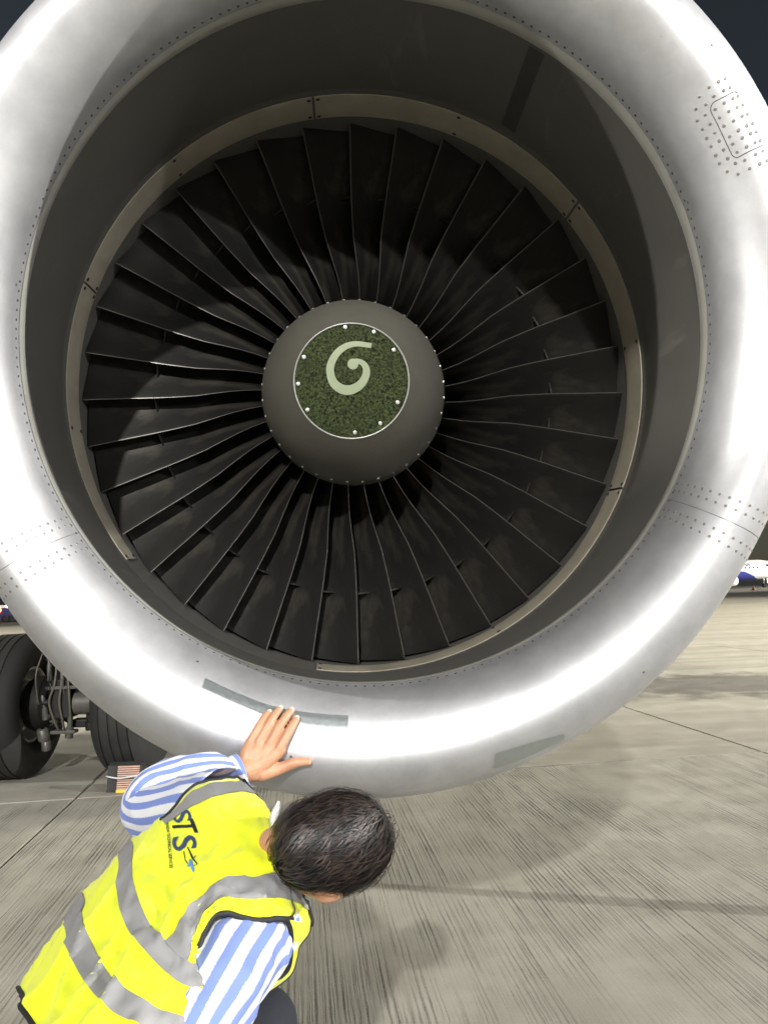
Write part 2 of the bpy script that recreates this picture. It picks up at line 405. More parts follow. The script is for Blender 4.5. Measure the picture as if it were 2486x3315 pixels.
LIP = cr([(0, 1.04), (-.075, 1.05), (-.15, 1.082), (-.20, 1.128), (-.222, 1.18), (-.205, 1.235), (-.155, 1.283), (-.08, 1.318), (.02, 1.352), (.16, 1.388), (.34, 1.42)], 41)
def bulge(th):
    d = math.degrees(th) % 360 - 95
    if d > 180: d -= 360
    notch = math.exp(-((d + 71) / 17) ** 2) + math.exp(-((d - 57) / 17) ** 2)      # flatter shoulders at the lower quarters
    return .062 * math.exp(-(d / 40) ** 2) - .020 * notch
def lipP(th, k):
    """k = fractional index along the lip profile"""
    i = min(int(k), len(LIP) - 2); w = k - i; s, r = LIP[i] * (1 - w) + LIP[i + 1] * w
    t = max(0, min(1, (r - 1.06) / .28)); return lp(th, s, r + bulge(th) * t)
def lipN(th, k):
    a = lipP(th + .002, k) - lipP(th - .002, k); b = lipP(th, min(k + .3, 40)) - lipP(th, max(k - .3, 0))
    n = np.cross(a, b); n /= np.linalg.norm(n)
    c = lp(th, .05, 1.2)
    return n if n @ (lipP(th, k) - c) > 0 else -n
# seam angles from pixels
def ang_of(px, py):
    d = ray(px, py); t = ((LO - LN * .1 - _O) @ LN) / (d @ LN); q = _O + d * t - LO
    return math.atan2(q @ LY, q @ LX)
TH_L = ang_of(150, 1775); TH_R = ang_of(2262, 1655)
lip_bvh_v = []; lip_bvh_f = []
def panel(name, a0, a1, label):
    n = max(8, int(abs(a1 - a0) / R(1.5))); k = len(LIP)
    def fn(i, j):
        th = a0 + (a1 - a0) * i / n
        return lipP(th, j)
    v, f = grid(n + 1, k, fn)
    # rolled-in edges so that the joint is a real gap
    for side, th, dth in ((0, a0, -.0012), (n, a1, .0012)):
        base = len(v)
        for j in range(k): v.append(lipP(th - dth * .15, j) - lipN(th, j) * .009)
        for j in range(k - 1):
            a, b = j * (n + 1) + side, (j + 1) * (n + 1) + side
            f.append((a, b, base + j + 1, base + j) if side == 0 else (b, a, base + j, base + j + 1))
    lip_bvh_f.extend(tuple(a + len(lip_bvh_v) for a in q) for q in f); lip_bvh_v.extend(Vector(q) for q in v)
    o = mk(name, v, f, M['lip'], plane); o['label'] = label; o.data.set_sharp_from_angle(angle=R(40))
    return o
g = .0007
lipU = panel('intake_lip_panel', TH_L + g, TH_R + 2 * math.pi - g, 'upper part of the bare silver intake lip')
lipD = panel('intake_lip_panel', TH_R + g, TH_L - g, 'lower part of the bare silver intake lip')
v, f = grid(120, len(LIP), lambda i, j: lipP(2 * math.pi * i / 120, j) - lipN(2 * math.pi * i / 120, j) * .008, True)
mk('joint_backing', v, f, M['groove'], plane)
LIPT = BVHTree.FromPolygons(lip_bvh_v, lip_bvh_f)
def on_lip(px, py, off=0.0):
    h = LIPT.ray_cast(Vector(_O), Vector(ray(px, py)))
    if h[0] is None: return None, None
    n = h[1] if h[1].dot(Vector(ray(px, py))) < 0 else -h[1]
    return h[0] + n * off, n
# rivets
def rivet_mesh():
    b = MB(); b.lathe([(0, .0046), (.0007, .0046), (.0013, .0034), (.0014, .0001)], (0, 0, 0), (0, 0, 1), 10)
    me = bpy.data.meshes.new('rivet'); me.from_pydata(b.v, [], b.f); me.materials.append(M['rivet']); return me
RIV = rivet_mesh()
def put(me, name, pos, nor, parent, scale=1.0):
    o = link(name, me, parent)
    o.matrix_basis = Matrix.Translation(pos) @ Vector(nor).to_track_quat('Z', 'Y').to_matrix().to_4x4() @ Matrix.Scale(scale, 4)
    return o
prof_len = np.concatenate([[0], np.cumsum(np.linalg.norm(np.diff(LIP, axis=0), axis=1))])
def k_at(s): return float(np.interp(s, prof_len, np.arange(len(LIP))))
for th0, sgn in ((TH_L, 1), (TH_R, -1)):
    for off in (-.062, -.036, .036, .062):
        for q in range(15):
            k = k_at(.02 + q * .030); p = lipP(th0 + off / 1.17, k); nn = lipN(th0 + off / 1.17, k)
            put(RIV, 'rivet', Vector(p) - Vector(nn) * .0002, nn, lipU if (off > 0) == (th0 == TH_L) else lipD, .95)
RP = [(365,365),(545,190),(725,78),(850,30),(635,355),(820,250),(938,195),(300,597),(485,513),(320,817),(475,707),(420,978),(565,875),(503,1143),(650,1045),(582,1300),(735,1195),(670,1467),(818,1362),(740,1620),(895,1523),(885,1775),(1042,1613),(1090,1815),(1215,1555),(1305,1715),(1425,1445),(1500,1625),(1555,1385),(1632,1565),
      (660,600),(828,480),(993,400),(740,757),(915,642),(1070,562),(1090,355),(825,912),(1005,818),(1165,728),(1180,520),(930,1115),(1098,993),(1252,912),(1268,695),(985,1250),(1168,1137),(1322,1058),(1365,868),(1068,1405),(1250,1303),(1407,1230),(1435,1025),(1508,1190)]
for (zx, zy) in RP:
    p, n = on_lip(2200 + zx * .1724, 250 + zy * .1724)
    if p is not None: put(RIV, 'rivet', p, n, lipU, random.uniform(.9, 1.1))
# access panel outline (thin recessed joint line) on the upper lip
pl = [(1560,1272),(1300,1392),(1110,1490),(1050,1505),(985,1470),(945,1400),(800,1090),(660,800),(590,670),(575,600),(590,530),(650,460),(880,340),(1010,275),(1090,300)]
pts = []
for q in cr(pl, 60):
    p, n = on_lip(2200 + q[0] * .1724, 250 + q[1] * .1724, .0002)
    if p is not None: pts.append(p)
b = MB(); b.tube(pts, .0011, 6); b.build('access_panel_joint', M['groove'], lipU)
# row of small fasteners along the rear edge of the lip
b = MB()
for i in range(230):
    th = 2 * math.pi * i / 230; p = Vector(lipP(th, .9)); n = Vector(lipN(th, .9))
    b.lathe([(0, .0042), (.0008, .0042), (.0012, .0001)], p, n, 6)
o = b.build('edge_fasteners', M['groove'], plane); o['kind'] = 'stuff'
# tape patches on the lower lip
def patch(name, top, bot, mat, off, n=24, mrow=8):
    T = cr(top, n); B = cr(bot, n); vv = []
    for j in range(mrow + 1):
        for i in range(n):
            q = T[i] + (B[i] - T[i]) * j / mrow; p, _ = on_lip(q[0], q[1], off); vv.append(p)
    f = [(j * n + i, j * n + i + 1, (j + 1) * n + i + 1, (j + 1) * n + i) for j in range(mrow) for i in range(n - 1)]
    return mk(name, vv, f, mat, lipD)
patch('tape_patch', [(665,2195),(760,2240),(880,2285),(1000,2307),(1127,2317)], [(655,2226),(750,2268),(870,2318),(990,2348),(1126,2362)], M['tape_patch'], .0012)
patch('tape_patch', [(1602,2440),(1700,2410),(1826,2376)], [(1598,2488),(1700,2452),(1826,2394)], M['tape_patch'], .0010)
patch('tape_patch', [(1290,2355),(1400,2345),(1520,2325)], [(1288,2372),(1400,2362),(1520,2340)], M['lip'], .0010)

# inner barrel: lofted from the lip frame into the fan frame
def loft(t, r, th):
    """t 0..1 from lip edge to fan plane"""
    a = lp(th, 0, 1.0); b_ = fp(th, 0, 1.0)
    c = LO + (FO - LO) * t
    d = (a - LO) * (1 - t) + (b_ - FO) * t; d = d / np.linalg.norm(d)
    return c + d * r
def ring_strip(name, prof, mat, n=160, a0=0.0, a1=2 * math.pi, parent=plane, **kw):
    full = abs(a1 - a0) > 6.28
    v, f = grid(n if full else n + 1, len(prof), lambda i, j: loft(prof[j][0], prof[j][1], a0 + (a1 - a0) * i / n), full)
    return mk(name, v, f, mat, parent)
ring_strip('sealant_land', [(-.006, 1.0385), (.02, 1.0375), (.055, 1.0375), (.06, 1.041)], M['land'])
ring_strip('inner_barrel', [(.058, 1.0405), (.25, 1.043), (.5, 1.055), (.70, 1.071), (.735, 1.078)], M['barrel'])
ring_strip('fan_case', [(.735, 1.078), (.77, 1.074), (.96, 1.067), (1.0, 1.066), (1.45, 1.066)], M['liner_dark'])
# dark splice joints running along the barrel
def splice(px, py, w, name='barrel_splice'):
    d = ray(px, py); t = ((LO + LN * .3 - _O) @ LN) / (d @ LN); q = _O + d * t - LO
    th = math.atan2(q @ LY, q @ LX)
    ring_strip(name, [(.075, 1.0395), (.25, 1.0415), (.5, 1.0535), (.69, 1.0685)], M['case'], 4, th - w, th + w)
splice(1690, 300, .026)
# cream rub strip segments ahead of the fan
def fan_ang(px, py):
    d = ray(px, py); t = ((FO - FN * .1 - _O) @ FN) / (d @ FN); q = _O + d * t - FO
    return math.atan2(q @ FY, q @ FX)
cuts = [fan_ang(430, 1815), fan_ang(285, 938), fan_ang(1012, 352), fan_ang(1858, 683), fan_ang(1980, 1590), fan_ang(1020, 2150)]
cuts = [c % (2 * math.pi) for c in cuts]
def between(a, b_):
    while b_ < a: b_ += 2 * math.pi
    return a, b_
screw = MB().lathe([(0, .0075), (.0015, .0075), (.002, .0002)], (0, 0, 0), (0, 0, 1), 10)
sm = bpy.data.meshes.new('screw'); sm.from_pydata(screw.v, [], screw.f); sm.materials.append(M['black'])
for i in range(len(cuts) - 1):
    a, b_ = between(cuts[i], cuts[i + 1])
    o = ring_strip('rub_strip', [(.772, 1.083), (.772, 1.0705), (.81, 1.0665), (.885, 1.0655), (.935, 1.0625), (.942, 1.0635), (.942, 1.083)], M['strip'], max(6, int((b_ - a) * 40)), a + .004, b_ - .004)
    o.data.set_sharp_from_angle(angle=R(35))
    for th in (a + .016, b_ - .016, (a + b_) / 2):
        for t, r in ((.79, 1.0685), (.922, 1.0632)):
            p = loft(t, r, th); c = FO; n = Vector(FO + (LO - FO) * (1 - t) - p).normalized(); put(sm, 'screw', Vector(p), n, o)

# ------------------------------------------------------------------ fan
NB = 36
TIPS = [(1333,745),(1340,843),(1330,940),(1305,1040),(1265,1135),(1210,1222),(1140,1293),(1060,1350),(970,1395),(873,1425),(772,1438),(672,1432),(578,1405)]
angs = []
for i, (x, y) in enumerate(TIPS):
    d = ray(x * 1.4986, y * 1.4986); t = ((FO - _O) @ FN) / (d @ FN); q = _O + d * t - FO
    angs.append(math.degrees(math.atan2(q @ FY, q @ FX)) - 10 * i)
TH0 = R(float(np.mean([(a + 180) % 360 - 180 for a in angs])))
rr = [.30, .36, .42, .48, .55, .62, .70, .775, .80, .88, .96, 1.02, 1.061]
def sect(r):
    x = (r - .33) / .73
    stag = R(np.interp(x, [0, .3, .6, 1], [28, 51, 65, 74])); ch = np.interp(x, [0, .5, 1], [.17, .215, .27])
    dth = R(np.interp(x, [0, .15, .37, .55, 1], [5.0, 3.6, .8, .2, 0])); ax = np.interp(x, [0, .3, .6, 1], [.0, -.012, -.008, .0])
    return stag, ch, dth, ax
def blade_pt(r, c, side):
    """c chord fraction, side +-1; returns local (fan frame) coordinates: x right, y down, z aft at blade angle 0"""
    stag, ch, dth, ax = sect(r)
    camb = .075 * ch * math.sin(math.pi * c); th_ = .010 * math.sqrt(max(c, 0)) * (1 - c) * 2.2 + .0012
    u = c * ch; w = camb + side * th_ * .5
    tang = u * math.sin(stag) - w * math.cos(stag); axial = ax + u * math.cos(stag) + w * math.sin(stag)
    a = dth + tang / r
    return (r * math.cos(a), r * math.sin(a), axial)
CH = [0, .012, .05, .15, .3, .45, .6, .75, .9, 1.0]
loop = [(c, 1) for c in CH] + [(c, -1) for c in reversed(CH)]
v = []; n = len(loop)
for r in rr: v += [blade_pt(r, c, s) for c, s in loop]
f = [(j * n + i, j * n + (i + 1) % n, (j + 1) * n + (i + 1) % n, (j + 1) * n + i) for j in range(len(rr) - 1) for i in range(n)]
f.append(tuple((len(rr) - 1) * n + i for i in range(n)))
FM = Matrix.Identity(4)
for i in range(3):
    FM[i][0] = FX[i]; FM[i][1] = FY[i]; FM[i][2] = FN[i]; FM[i][3] = FO[i]
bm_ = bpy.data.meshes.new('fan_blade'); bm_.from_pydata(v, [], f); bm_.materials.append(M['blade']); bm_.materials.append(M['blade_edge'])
for q in bm_.polygons:
    q.use_smooth = True
    ii = [k % n for k in q.vertices]
    if all(k in (0, 1, n - 1, n - 2) for k in ii): q.material_index = 1
bm_.set_sharp_from_angle(angle=R(50))
# snubber between neighbouring blades
def snub():
    o = []; r0 = .785; pitch = 2 * math.pi / NB
    def rot(p, a): return (p[0] * math.cos(a) - p[1] * math.sin(a), p[0] * math.sin(a) + p[1] * math.cos(a), p[2])
    A = [(.10, 0), (.52, 0)]
    for dr in (-.003, .003):
        r = r0 + dr
        p0 = blade_pt(r, .45, -1); p1 = blade_pt(r, .85, -1); p2 = rot(blade_pt(r, .42, 1), pitch); p3 = rot(blade_pt(r, .08, 1), pitch)
        o += [p0, p1, p2, p3]
    return o, [(0, 1, 2, 3), (7, 6, 5, 4), (0, 4, 5, 1), (1, 5, 6, 2), (2, 6, 7, 3), (3, 7, 4, 0)]
sv, sf = snub(); sn = bpy.data.meshes.new('midspan_snubber'); sn.from_pydata(sv, [], sf); sn.materials.append(M['blade'])
def rev(prof, n=72):
    v = [(r * math.cos(2 * math.pi * i / n), r * math.sin(2 * math.pi * i / n), s) for s, r in prof for i in range(n)]
    f = [(j * n + i, j * n + (i + 1) % n, (j + 1) * n + (i + 1) % n, (j + 1) * n + i) for j in range(len(prof) - 1) for i in range(n)]
    return v, f
def fmesh(name, v, f, mat, parent, smooth=True):
    return mk(name, [FM @ Vector(q) for q in v], f, mat, parent, smooth)
fan = fmesh('fan_hub', *rev([(-.039, .346), (0.0, .352), (.35, .36), (.35, 1.07)]), M['case'], plane)
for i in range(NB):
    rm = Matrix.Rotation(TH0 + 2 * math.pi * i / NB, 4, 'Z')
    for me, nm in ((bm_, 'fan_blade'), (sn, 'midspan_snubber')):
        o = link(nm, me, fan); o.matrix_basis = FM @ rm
sp_prof = cr([(-.030, .352), (-.09, .350), (-.17, .335), (-.26, .300), (-.34, .252), (-.405, .203), (-.412, .198)], 26)
spin = fmesh('spinner', *rev([tuple(q) for q in sp_prof]), M['spin'], plane)
fmesh('cap_rim', *rev([(-.410, .199), (-.4135, .1975), (-.4142, .1960), (-.4135, .1935), (-.405, .192)]), M['rim'], spin)
def capz(r): return -.409 - .012 * (1 - (r / .193) ** 2)
fmesh('spinner_cap', *rev([(capz(r), max(r, .0003)) for r in np.linspace(.193, 0, 12)]), M['moss'], spin)
SPI = [(1042,346,24),(985,338,24),(900,330,25),(810,350,30),(735,400,33),(685,465,35),(655,540,36),(655,610,37),(675,680,40),(715,730,43),(775,762,45),(840,766,45),(905,740,42),(955,695,39),(985,640,36),(995,590,34),(985,545,30),(955,510,26),(915,495,24),(885,500,30),(868,518,52)]
def zl(x, y): return ((x - 853) / 537 * .193, (y - 678) / 537 * .193)
S_ = cr(SPI, 120); vv = []; ff = []
for k, (x, y, w) in enumerate(S_):
    a = S_[max(k - 1, 0)]; c = S_[min(k + 1, 119)]; tx, ty = c[0] - a[0], c[1] - a[1]; q = math.hypot(tx, ty) or 1
    nx, ny = -ty / q, tx / q
    for s in (-1, 0, 1):
        lx, ly = zl(x + nx * w * s, y + ny * w * s); vv.append((lx, ly, capz(math.hypot(lx, ly)) - .0016))
    if k: ff += [(3 * k - 3, 3 * k - 2, 3 * k + 1, 3 * k), (3 * k - 2, 3 * k - 1, 3 * k + 2, 3 * k + 1)]
b0 = len(vv); lx, ly = zl(868, 522); vv.append((lx, ly, capz(0) - .0018))
for i in range(20):
    a = 2 * math.pi * i / 20; x, y = lx + math.cos(a) * .0185, ly + math.sin(a) * .0185; vv.append((x, y, capz(math.hypot(x, y)) - .0018))
ff += [(b0, b0 + 1 + i, b0 + 1 + (i + 1) % 20) for i in range(20)]
fmesh('painted_spiral', vv, ff, M['spiral'], spin)
bolt = MB().lathe([(0, .008), (.004, .008), (.0055, .0065), (.006, .0002)], (0, 0, 0), (0, 0, 1), 6)
bme = bpy.data.meshes.new('cap_bolt'); bme.from_pydata(bolt.v, [], bolt.f); bme.materials.append(M['steel'])
for (x, y) in [(795,172),(1065,215),(1253,385),(1290,880),(1125,1078),(885,1165),(437,950),(350,708),(405,455)]:
    lx, ly = zl(x, y); put(bme, 'cap_bolt', FM @ Vector((lx, ly, capz(math.hypot(lx, ly)))), Vector(-FN), spin, 1.0)
for i in range(36):
    a = TH0 + 2 * math.pi * (i + .5) / 36; p = (.3395 * math.cos(a), .3395 * math.sin(a), -.150)
    nn = Vector(FX) * math.cos(a) + Vector(FY) * math.sin(a) - Vector(FN) * .3
    put(bme, 'spinner_screw', FM @ Vector(p), nn, spin, .7)
# outer nacelle, pylon, wing root (behind the lip)
v, f = grid(96, 8, lambda i, j: lp(2 * math.pi * i / 96, [.34, .7, 1.2, 1.8, 2.4, 3.0, 3.5, 3.5][j], [1.42, 1.46, 1.485, 1.47, 1.40, 1.26, 1.10, .6][j] + bulge(2 * math.pi * i / 96) * [1, .9, .7, .5, .3, .1, 0, 0][j]), True)
mk('nacelle_cowl', v, f, M['white'], plane)
cx, cy = float(LO[0]), float(LO[1])
b = MB(); b.box((cx, cy + 3.6, 4.0), .42, 4.2, 1.0); b.build('pylon', M['white'], plane, False, .08)
def wing_sec(x, y0, ch, z, t):
    return [(x, y0 + ch * c, z + t * hh) for c, hh in ((0, 0), (.05, .5), (.25, 1), (.6, .7), (1, .05), (.6, -.35), (.25, -.55), (.05, -.35))]
v = []; secs = [(-7.5, 2.2, 8.5, 3.55, .75), (-3, 4.4, 6.6, 3.95, .6), (0, 5.9, 5.2, 4.2, .48), (5, 8.4, 3.9, 4.55, .36), (11, 11.4, 2.6, 5.0, .25)]
for s in secs: v += wing_sec(*s)
f = [(j * 8 + i, j * 8 + (i + 1) % 8, (j + 1) * 8 + (i + 1) % 8, (j + 1) * 8 + i) for j in range(4) for i in range(8)] + [tuple(range(8)), tuple(range(39, 31, -1))]
mk('wing', v, f, M['white'], plane)
b = MB(); prof = [(-12, .05), (-11.4, .9), (-10, 1.7), (-7, 2.0), (18, 2.0), (24, 1.4), (29, .4)]
b.lathe(prof, (-10.5, 6, 4.1), (0, 1, 0), 40); b.build('fuselage', M['white'], plane)

# ------------------------------------------------------------------ main landing gear (left of the engine, behind it)
TR, TW = .64, .46
def tyre(cx, cy, parent=plane):
    hw = TW / 2
    pr = [(-hw * .62, .34), (-hw * .80, .36), (-hw * .98, .44), (-hw, .50), (-hw * .93, .565), (-hw * .78, .612), (-hw * .60, .632)]
    body = pr[:]
    for gx in (-.33, -.10, .12, .35):
        x = gx * hw * 1.5; body += [(x - .009, .64), (x - .006, .626), (x + .006, .626), (x + .009, .64)]
    body += [(-a, r) for a, r in reversed(pr)]
    b = MB(); b.lathe(body, (cx, cy, TR), (1, 0, 0), 72)
    v = [(x, y, max(z, .002) if z > .02 else .002) for x, y, z in b.v]; b.v = v
    t = b.build('tyre', M['rubber'], parent); t.data.set_sharp_from_angle(angle=R(38))
    for sgn in (1, -1):
        w = MB(); w.lathe([(sgn * hw * .62, .345), (sgn * hw * .66, .325), (sgn * hw * .55, .30), (sgn * hw * .30, .27), (sgn * hw * .22, .15), (sgn * hw * .42, .12), (sgn * hw * .45, .02)], (cx, cy, TR), (1, 0, 0), 40)
        rm = w.build('wheel_rim', M['rim'], t)
        w = MB()
        for k in range(10):
            a = 2 * math.pi * k / 10; w.tube([(cx + sgn * hw * .26, cy + .21 * math.cos(a), TR + .21 * math.sin(a)), (cx + sgn * hw * .40, cy + .21 * math.cos(a), TR + .21 * math.sin(a))], .017, 6)
        w.build('wheel_nuts', M['steel'], t, False)
    return t
gL = G(60, 2548); WY = float(gL[1]) + .42
xl, xr = -3.42, -2.33
t1 = tyre(xl, WY); t2 = tyre(xr, WY)
mx = (xl + xr) / 2
b = MB(); b.tube([(xl, WY, TR), (xr, WY, TR)], .085, 20); b.build('axle', M['gear_dark'], plane)
b = MB(); b.tube([(mx, WY, TR - .10), (mx, WY + .02, TR + .3), (mx, WY + .05, 1.6)], [.13, .115, .115], 24); b.tube([(mx, WY + .05, 1.35), (mx, WY + .1, 3.7)], .17, 24); strut = b.build('gear_strut', M['gear_grey'], plane); strut.data.set_sharp_from_angle(angle=R(40))
for x, s in ((xl, 1), (xr, -1)):
    b = MB(); b.lathe([(0, .05), (0, .22), (.06, .25), (.16, .25), (.20, .20), (.20, .05)], (x + s * TW * .30, WY, TR), (s, 0, 0), 28)
    br = b.build('brake_unit', M['gear_dark'], plane); br.data.set_sharp_from_angle(angle=R(35))
    w = MB()
    for k in range(9):
        a = 2 * math.pi * k / 9 + .2
        w.tube([(x + s * .30, WY + .19 * math.cos(a), TR + .19 * math.sin(a)), (x + s * .385, WY + .19 * math.cos(a), TR + .19 * math.sin(a))], .032, 10)
    w.build('brake_pistons', M['gear_dark'], br).data.set_sharp_from_angle(angle=R(40))
fy = WY - .17
for sx in (-.09, -.03, .03):
    pts = cr([(mx + sx * 1.1, fy - .02, 1.16), (mx + sx * .7 - .02, fy - .07, 1.02), (mx + sx, fy - .09, .84), (mx + sx * 1.5, fy - .10, .68), (mx + sx * 1.2 + .01, fy - .08, .52), (mx + sx * .8, fy - .04, .42)], 20)
    b = MB(); b.tube(pts, .011, 8); b.build('brake_hose', M['hose'], strut)
for z, w_, dz in ((1.18, .24, .05), (.80, .26, .03), (.415, .22, .03)):
    b = MB(); b.box((mx - .02, fy - .05, z), w_, .09, dz); b.build('hose_clamp', M['gear_grey'], strut, False, .006)
b = MB(); b.lathe([(0, .02), (0, .075), (.16, .075), (.17, .05), (.24, .05), (.25, .085), (.44, .085), (.45, .03)], (mx + .16, fy - .02, .60), (0.05, 0, 1), 20)
b.build('gear_actuator', M['gear_grey'], strut).data.set_sharp_from_angle(angle=R(35))
b = MB(); b.lathe([(0, .02), (0, .10), (.17, .10), (.18, .03)], (mx + .09, fy - .06, .66), (1, 0, 0), 20); b.lathe([(.18, .03), (.18, .06), (.24, .06), (.25, .01)], (mx + .09, fy - .06, .66), (1, 0, 0), 14)
b.build('valve_body', M['gear_grey'], strut).data.set_sharp_from_angle(angle=R(35))
b = MB(); b.box((mx + .02, fy + .06, 1.00), .26, .16, .12); b.box((mx - .07, fy, 1.06), .10, .12, .16); b.box((mx - .05, fy + .03, .70), .18, .2, .34); b.box((mx + .12, fy + .08, .47), .22, .14, .07); b.build('manifold_block', M['gear_dark'], strut, False, .012)
b = MB(); b.tube([(mx - .05, WY - .10, 1.05), (mx - .12, WY - .42, 1.28), (mx - .02, WY - .14, 1.60)], [.045, .035, .045], 10); b.build('torque_link', M['gear_grey'], strut)
for (dx, z0) in ((-.23, .34), (.31, .34)):
    b = MB(); b.lathe([(0, .05), (.10, .05), (.11, .02)], (mx + dx, fy + .02, z0), (0, -.3, 1), 12); b.lathe([(0, .04), (.08, .04), (.09, .02)], (mx + dx + .02, fy + .03, z0 - .09), (0, -.2, 1), 12); b.build('sensor_pot', M['gear_grey'], strut)
b = MB(); b.tube(cr([(mx - .13, fy, 1.45), (mx - .17, fy - .06, 1.28), (mx - .12, fy - .05, 1.18)], 12), .009, 6); b.build('cable', M['black'], strut)

for k, (dx, z0, dz, rr_) in enumerate(((.06, .92, .26, .04), (-.16, .86, .30, .022), (.22, .78, .34, .018), (-.20, .52, .22, .03), (.20, .42, .16, .04), (.02, .36, .2, .035))):
    b = MB(); b.lathe([(0, rr_ * .4), (0, rr_), (dz * .45, rr_), (dz * .5, rr_ * .65), (dz * .9, rr_ * .65), (dz, rr_ * .3)], (mx + dx, fy - .01 - .02 * (k % 3), z0), (.12 * (k % 3 - 1), -.1, 1), 14)
    b.build('hydraulic_fitting', M['gear_grey' if k % 2 else 'gear_dark'], strut).data.set_sharp_from_angle(angle=R(35))
for k in range(5):
    q0 = (mx - .22 + .1 * k, fy - .03, 1.12 - .05 * (k % 2)); q1 = (mx - .25 + .12 * k, fy - .11, .9); q2 = (mx - .24 + .11 * k, fy - .05, .60 + .05 * (k % 3))
    b = MB(); b.tube(cr([q0, q1, q2], 14), .007, 6); b.build('hydraulic_line', M['gear_dark' if k % 2 else 'hose'], strut)
for k in range(9):
    q = random.Random(k); x_ = mx + q.uniform(-.26, .30); z_ = q.uniform(.42, 1.15); y_ = fy + q.uniform(.0, .12)
    b = MB(); b.box((x_, y_, z_), q.uniform(.05, .12), .07, q.uniform(.03, .10), Matrix.Rotation(q.uniform(-.4, .4), 3, 'Y')); b.tube([(x_ - .05, y_ - .03, z_), (x_ + .06, y_ - .04, z_ + q.uniform(-.05, .05))], .014, 8)
    b.build('bracket', M['gear_grey' if k % 3 else 'rim'], strut, False, .006)
# wheel chock in front of the tyre beside the strut
gc = G(400, 2562); cx0, cy0 = float(gc[0]), float(gc[1])
ck = empty('wheel_chock', (cx0, cy0, 0)); tag(ck, 'black rubber wheel chock with a pale ribbed face in front of the aircraft tyre', 'wheel chock')
v = []
for x in (cx0 - .13, cx0 + .145):
    v += [(x, cy0 - .02, 0), (x, cy0 + .02, .20), (x, cy0 + .10, .215), (x, cy0 + .30, .0)]
mk('chock_body', v, [(0, 1, 2, 3), (7, 6, 5, 4), (0, 4, 5, 1), (1, 5, 6, 2), (2, 6, 7, 3), (3, 7, 4, 0)], M['rubber'], ck, False)
b = MB()
for k in range(11): b.box((cx0 + .045, cy0 - .030 + k * .0038, .028 + k * .0165), .175, .014, .0105)
o = b.build('ribbed_face', plain('faded_red_white_ribs', (.42, .27, .21), .7, 0, .35, 30), ck, False)
b = MB(); b.box((cx0 + .045, cy0 - .04, .012), .175, .02, .02); b.build('yellow_base_edge', plain('yellow_edge', (.62, .45, .06), .6), ck, False)
b = MB(); b.tube(cr([(cx0 - .13, cy0 - .03, .13), (cx0 - .02, cy0 - .05, .115), (cx0 + .12, cy0 - .05, .13), (cx0 + .145, cy0 - .03, .12)], 14), .007, 8); b.build('rope', plain('dirty_rope', (.45, .44, .42), .8), ck)

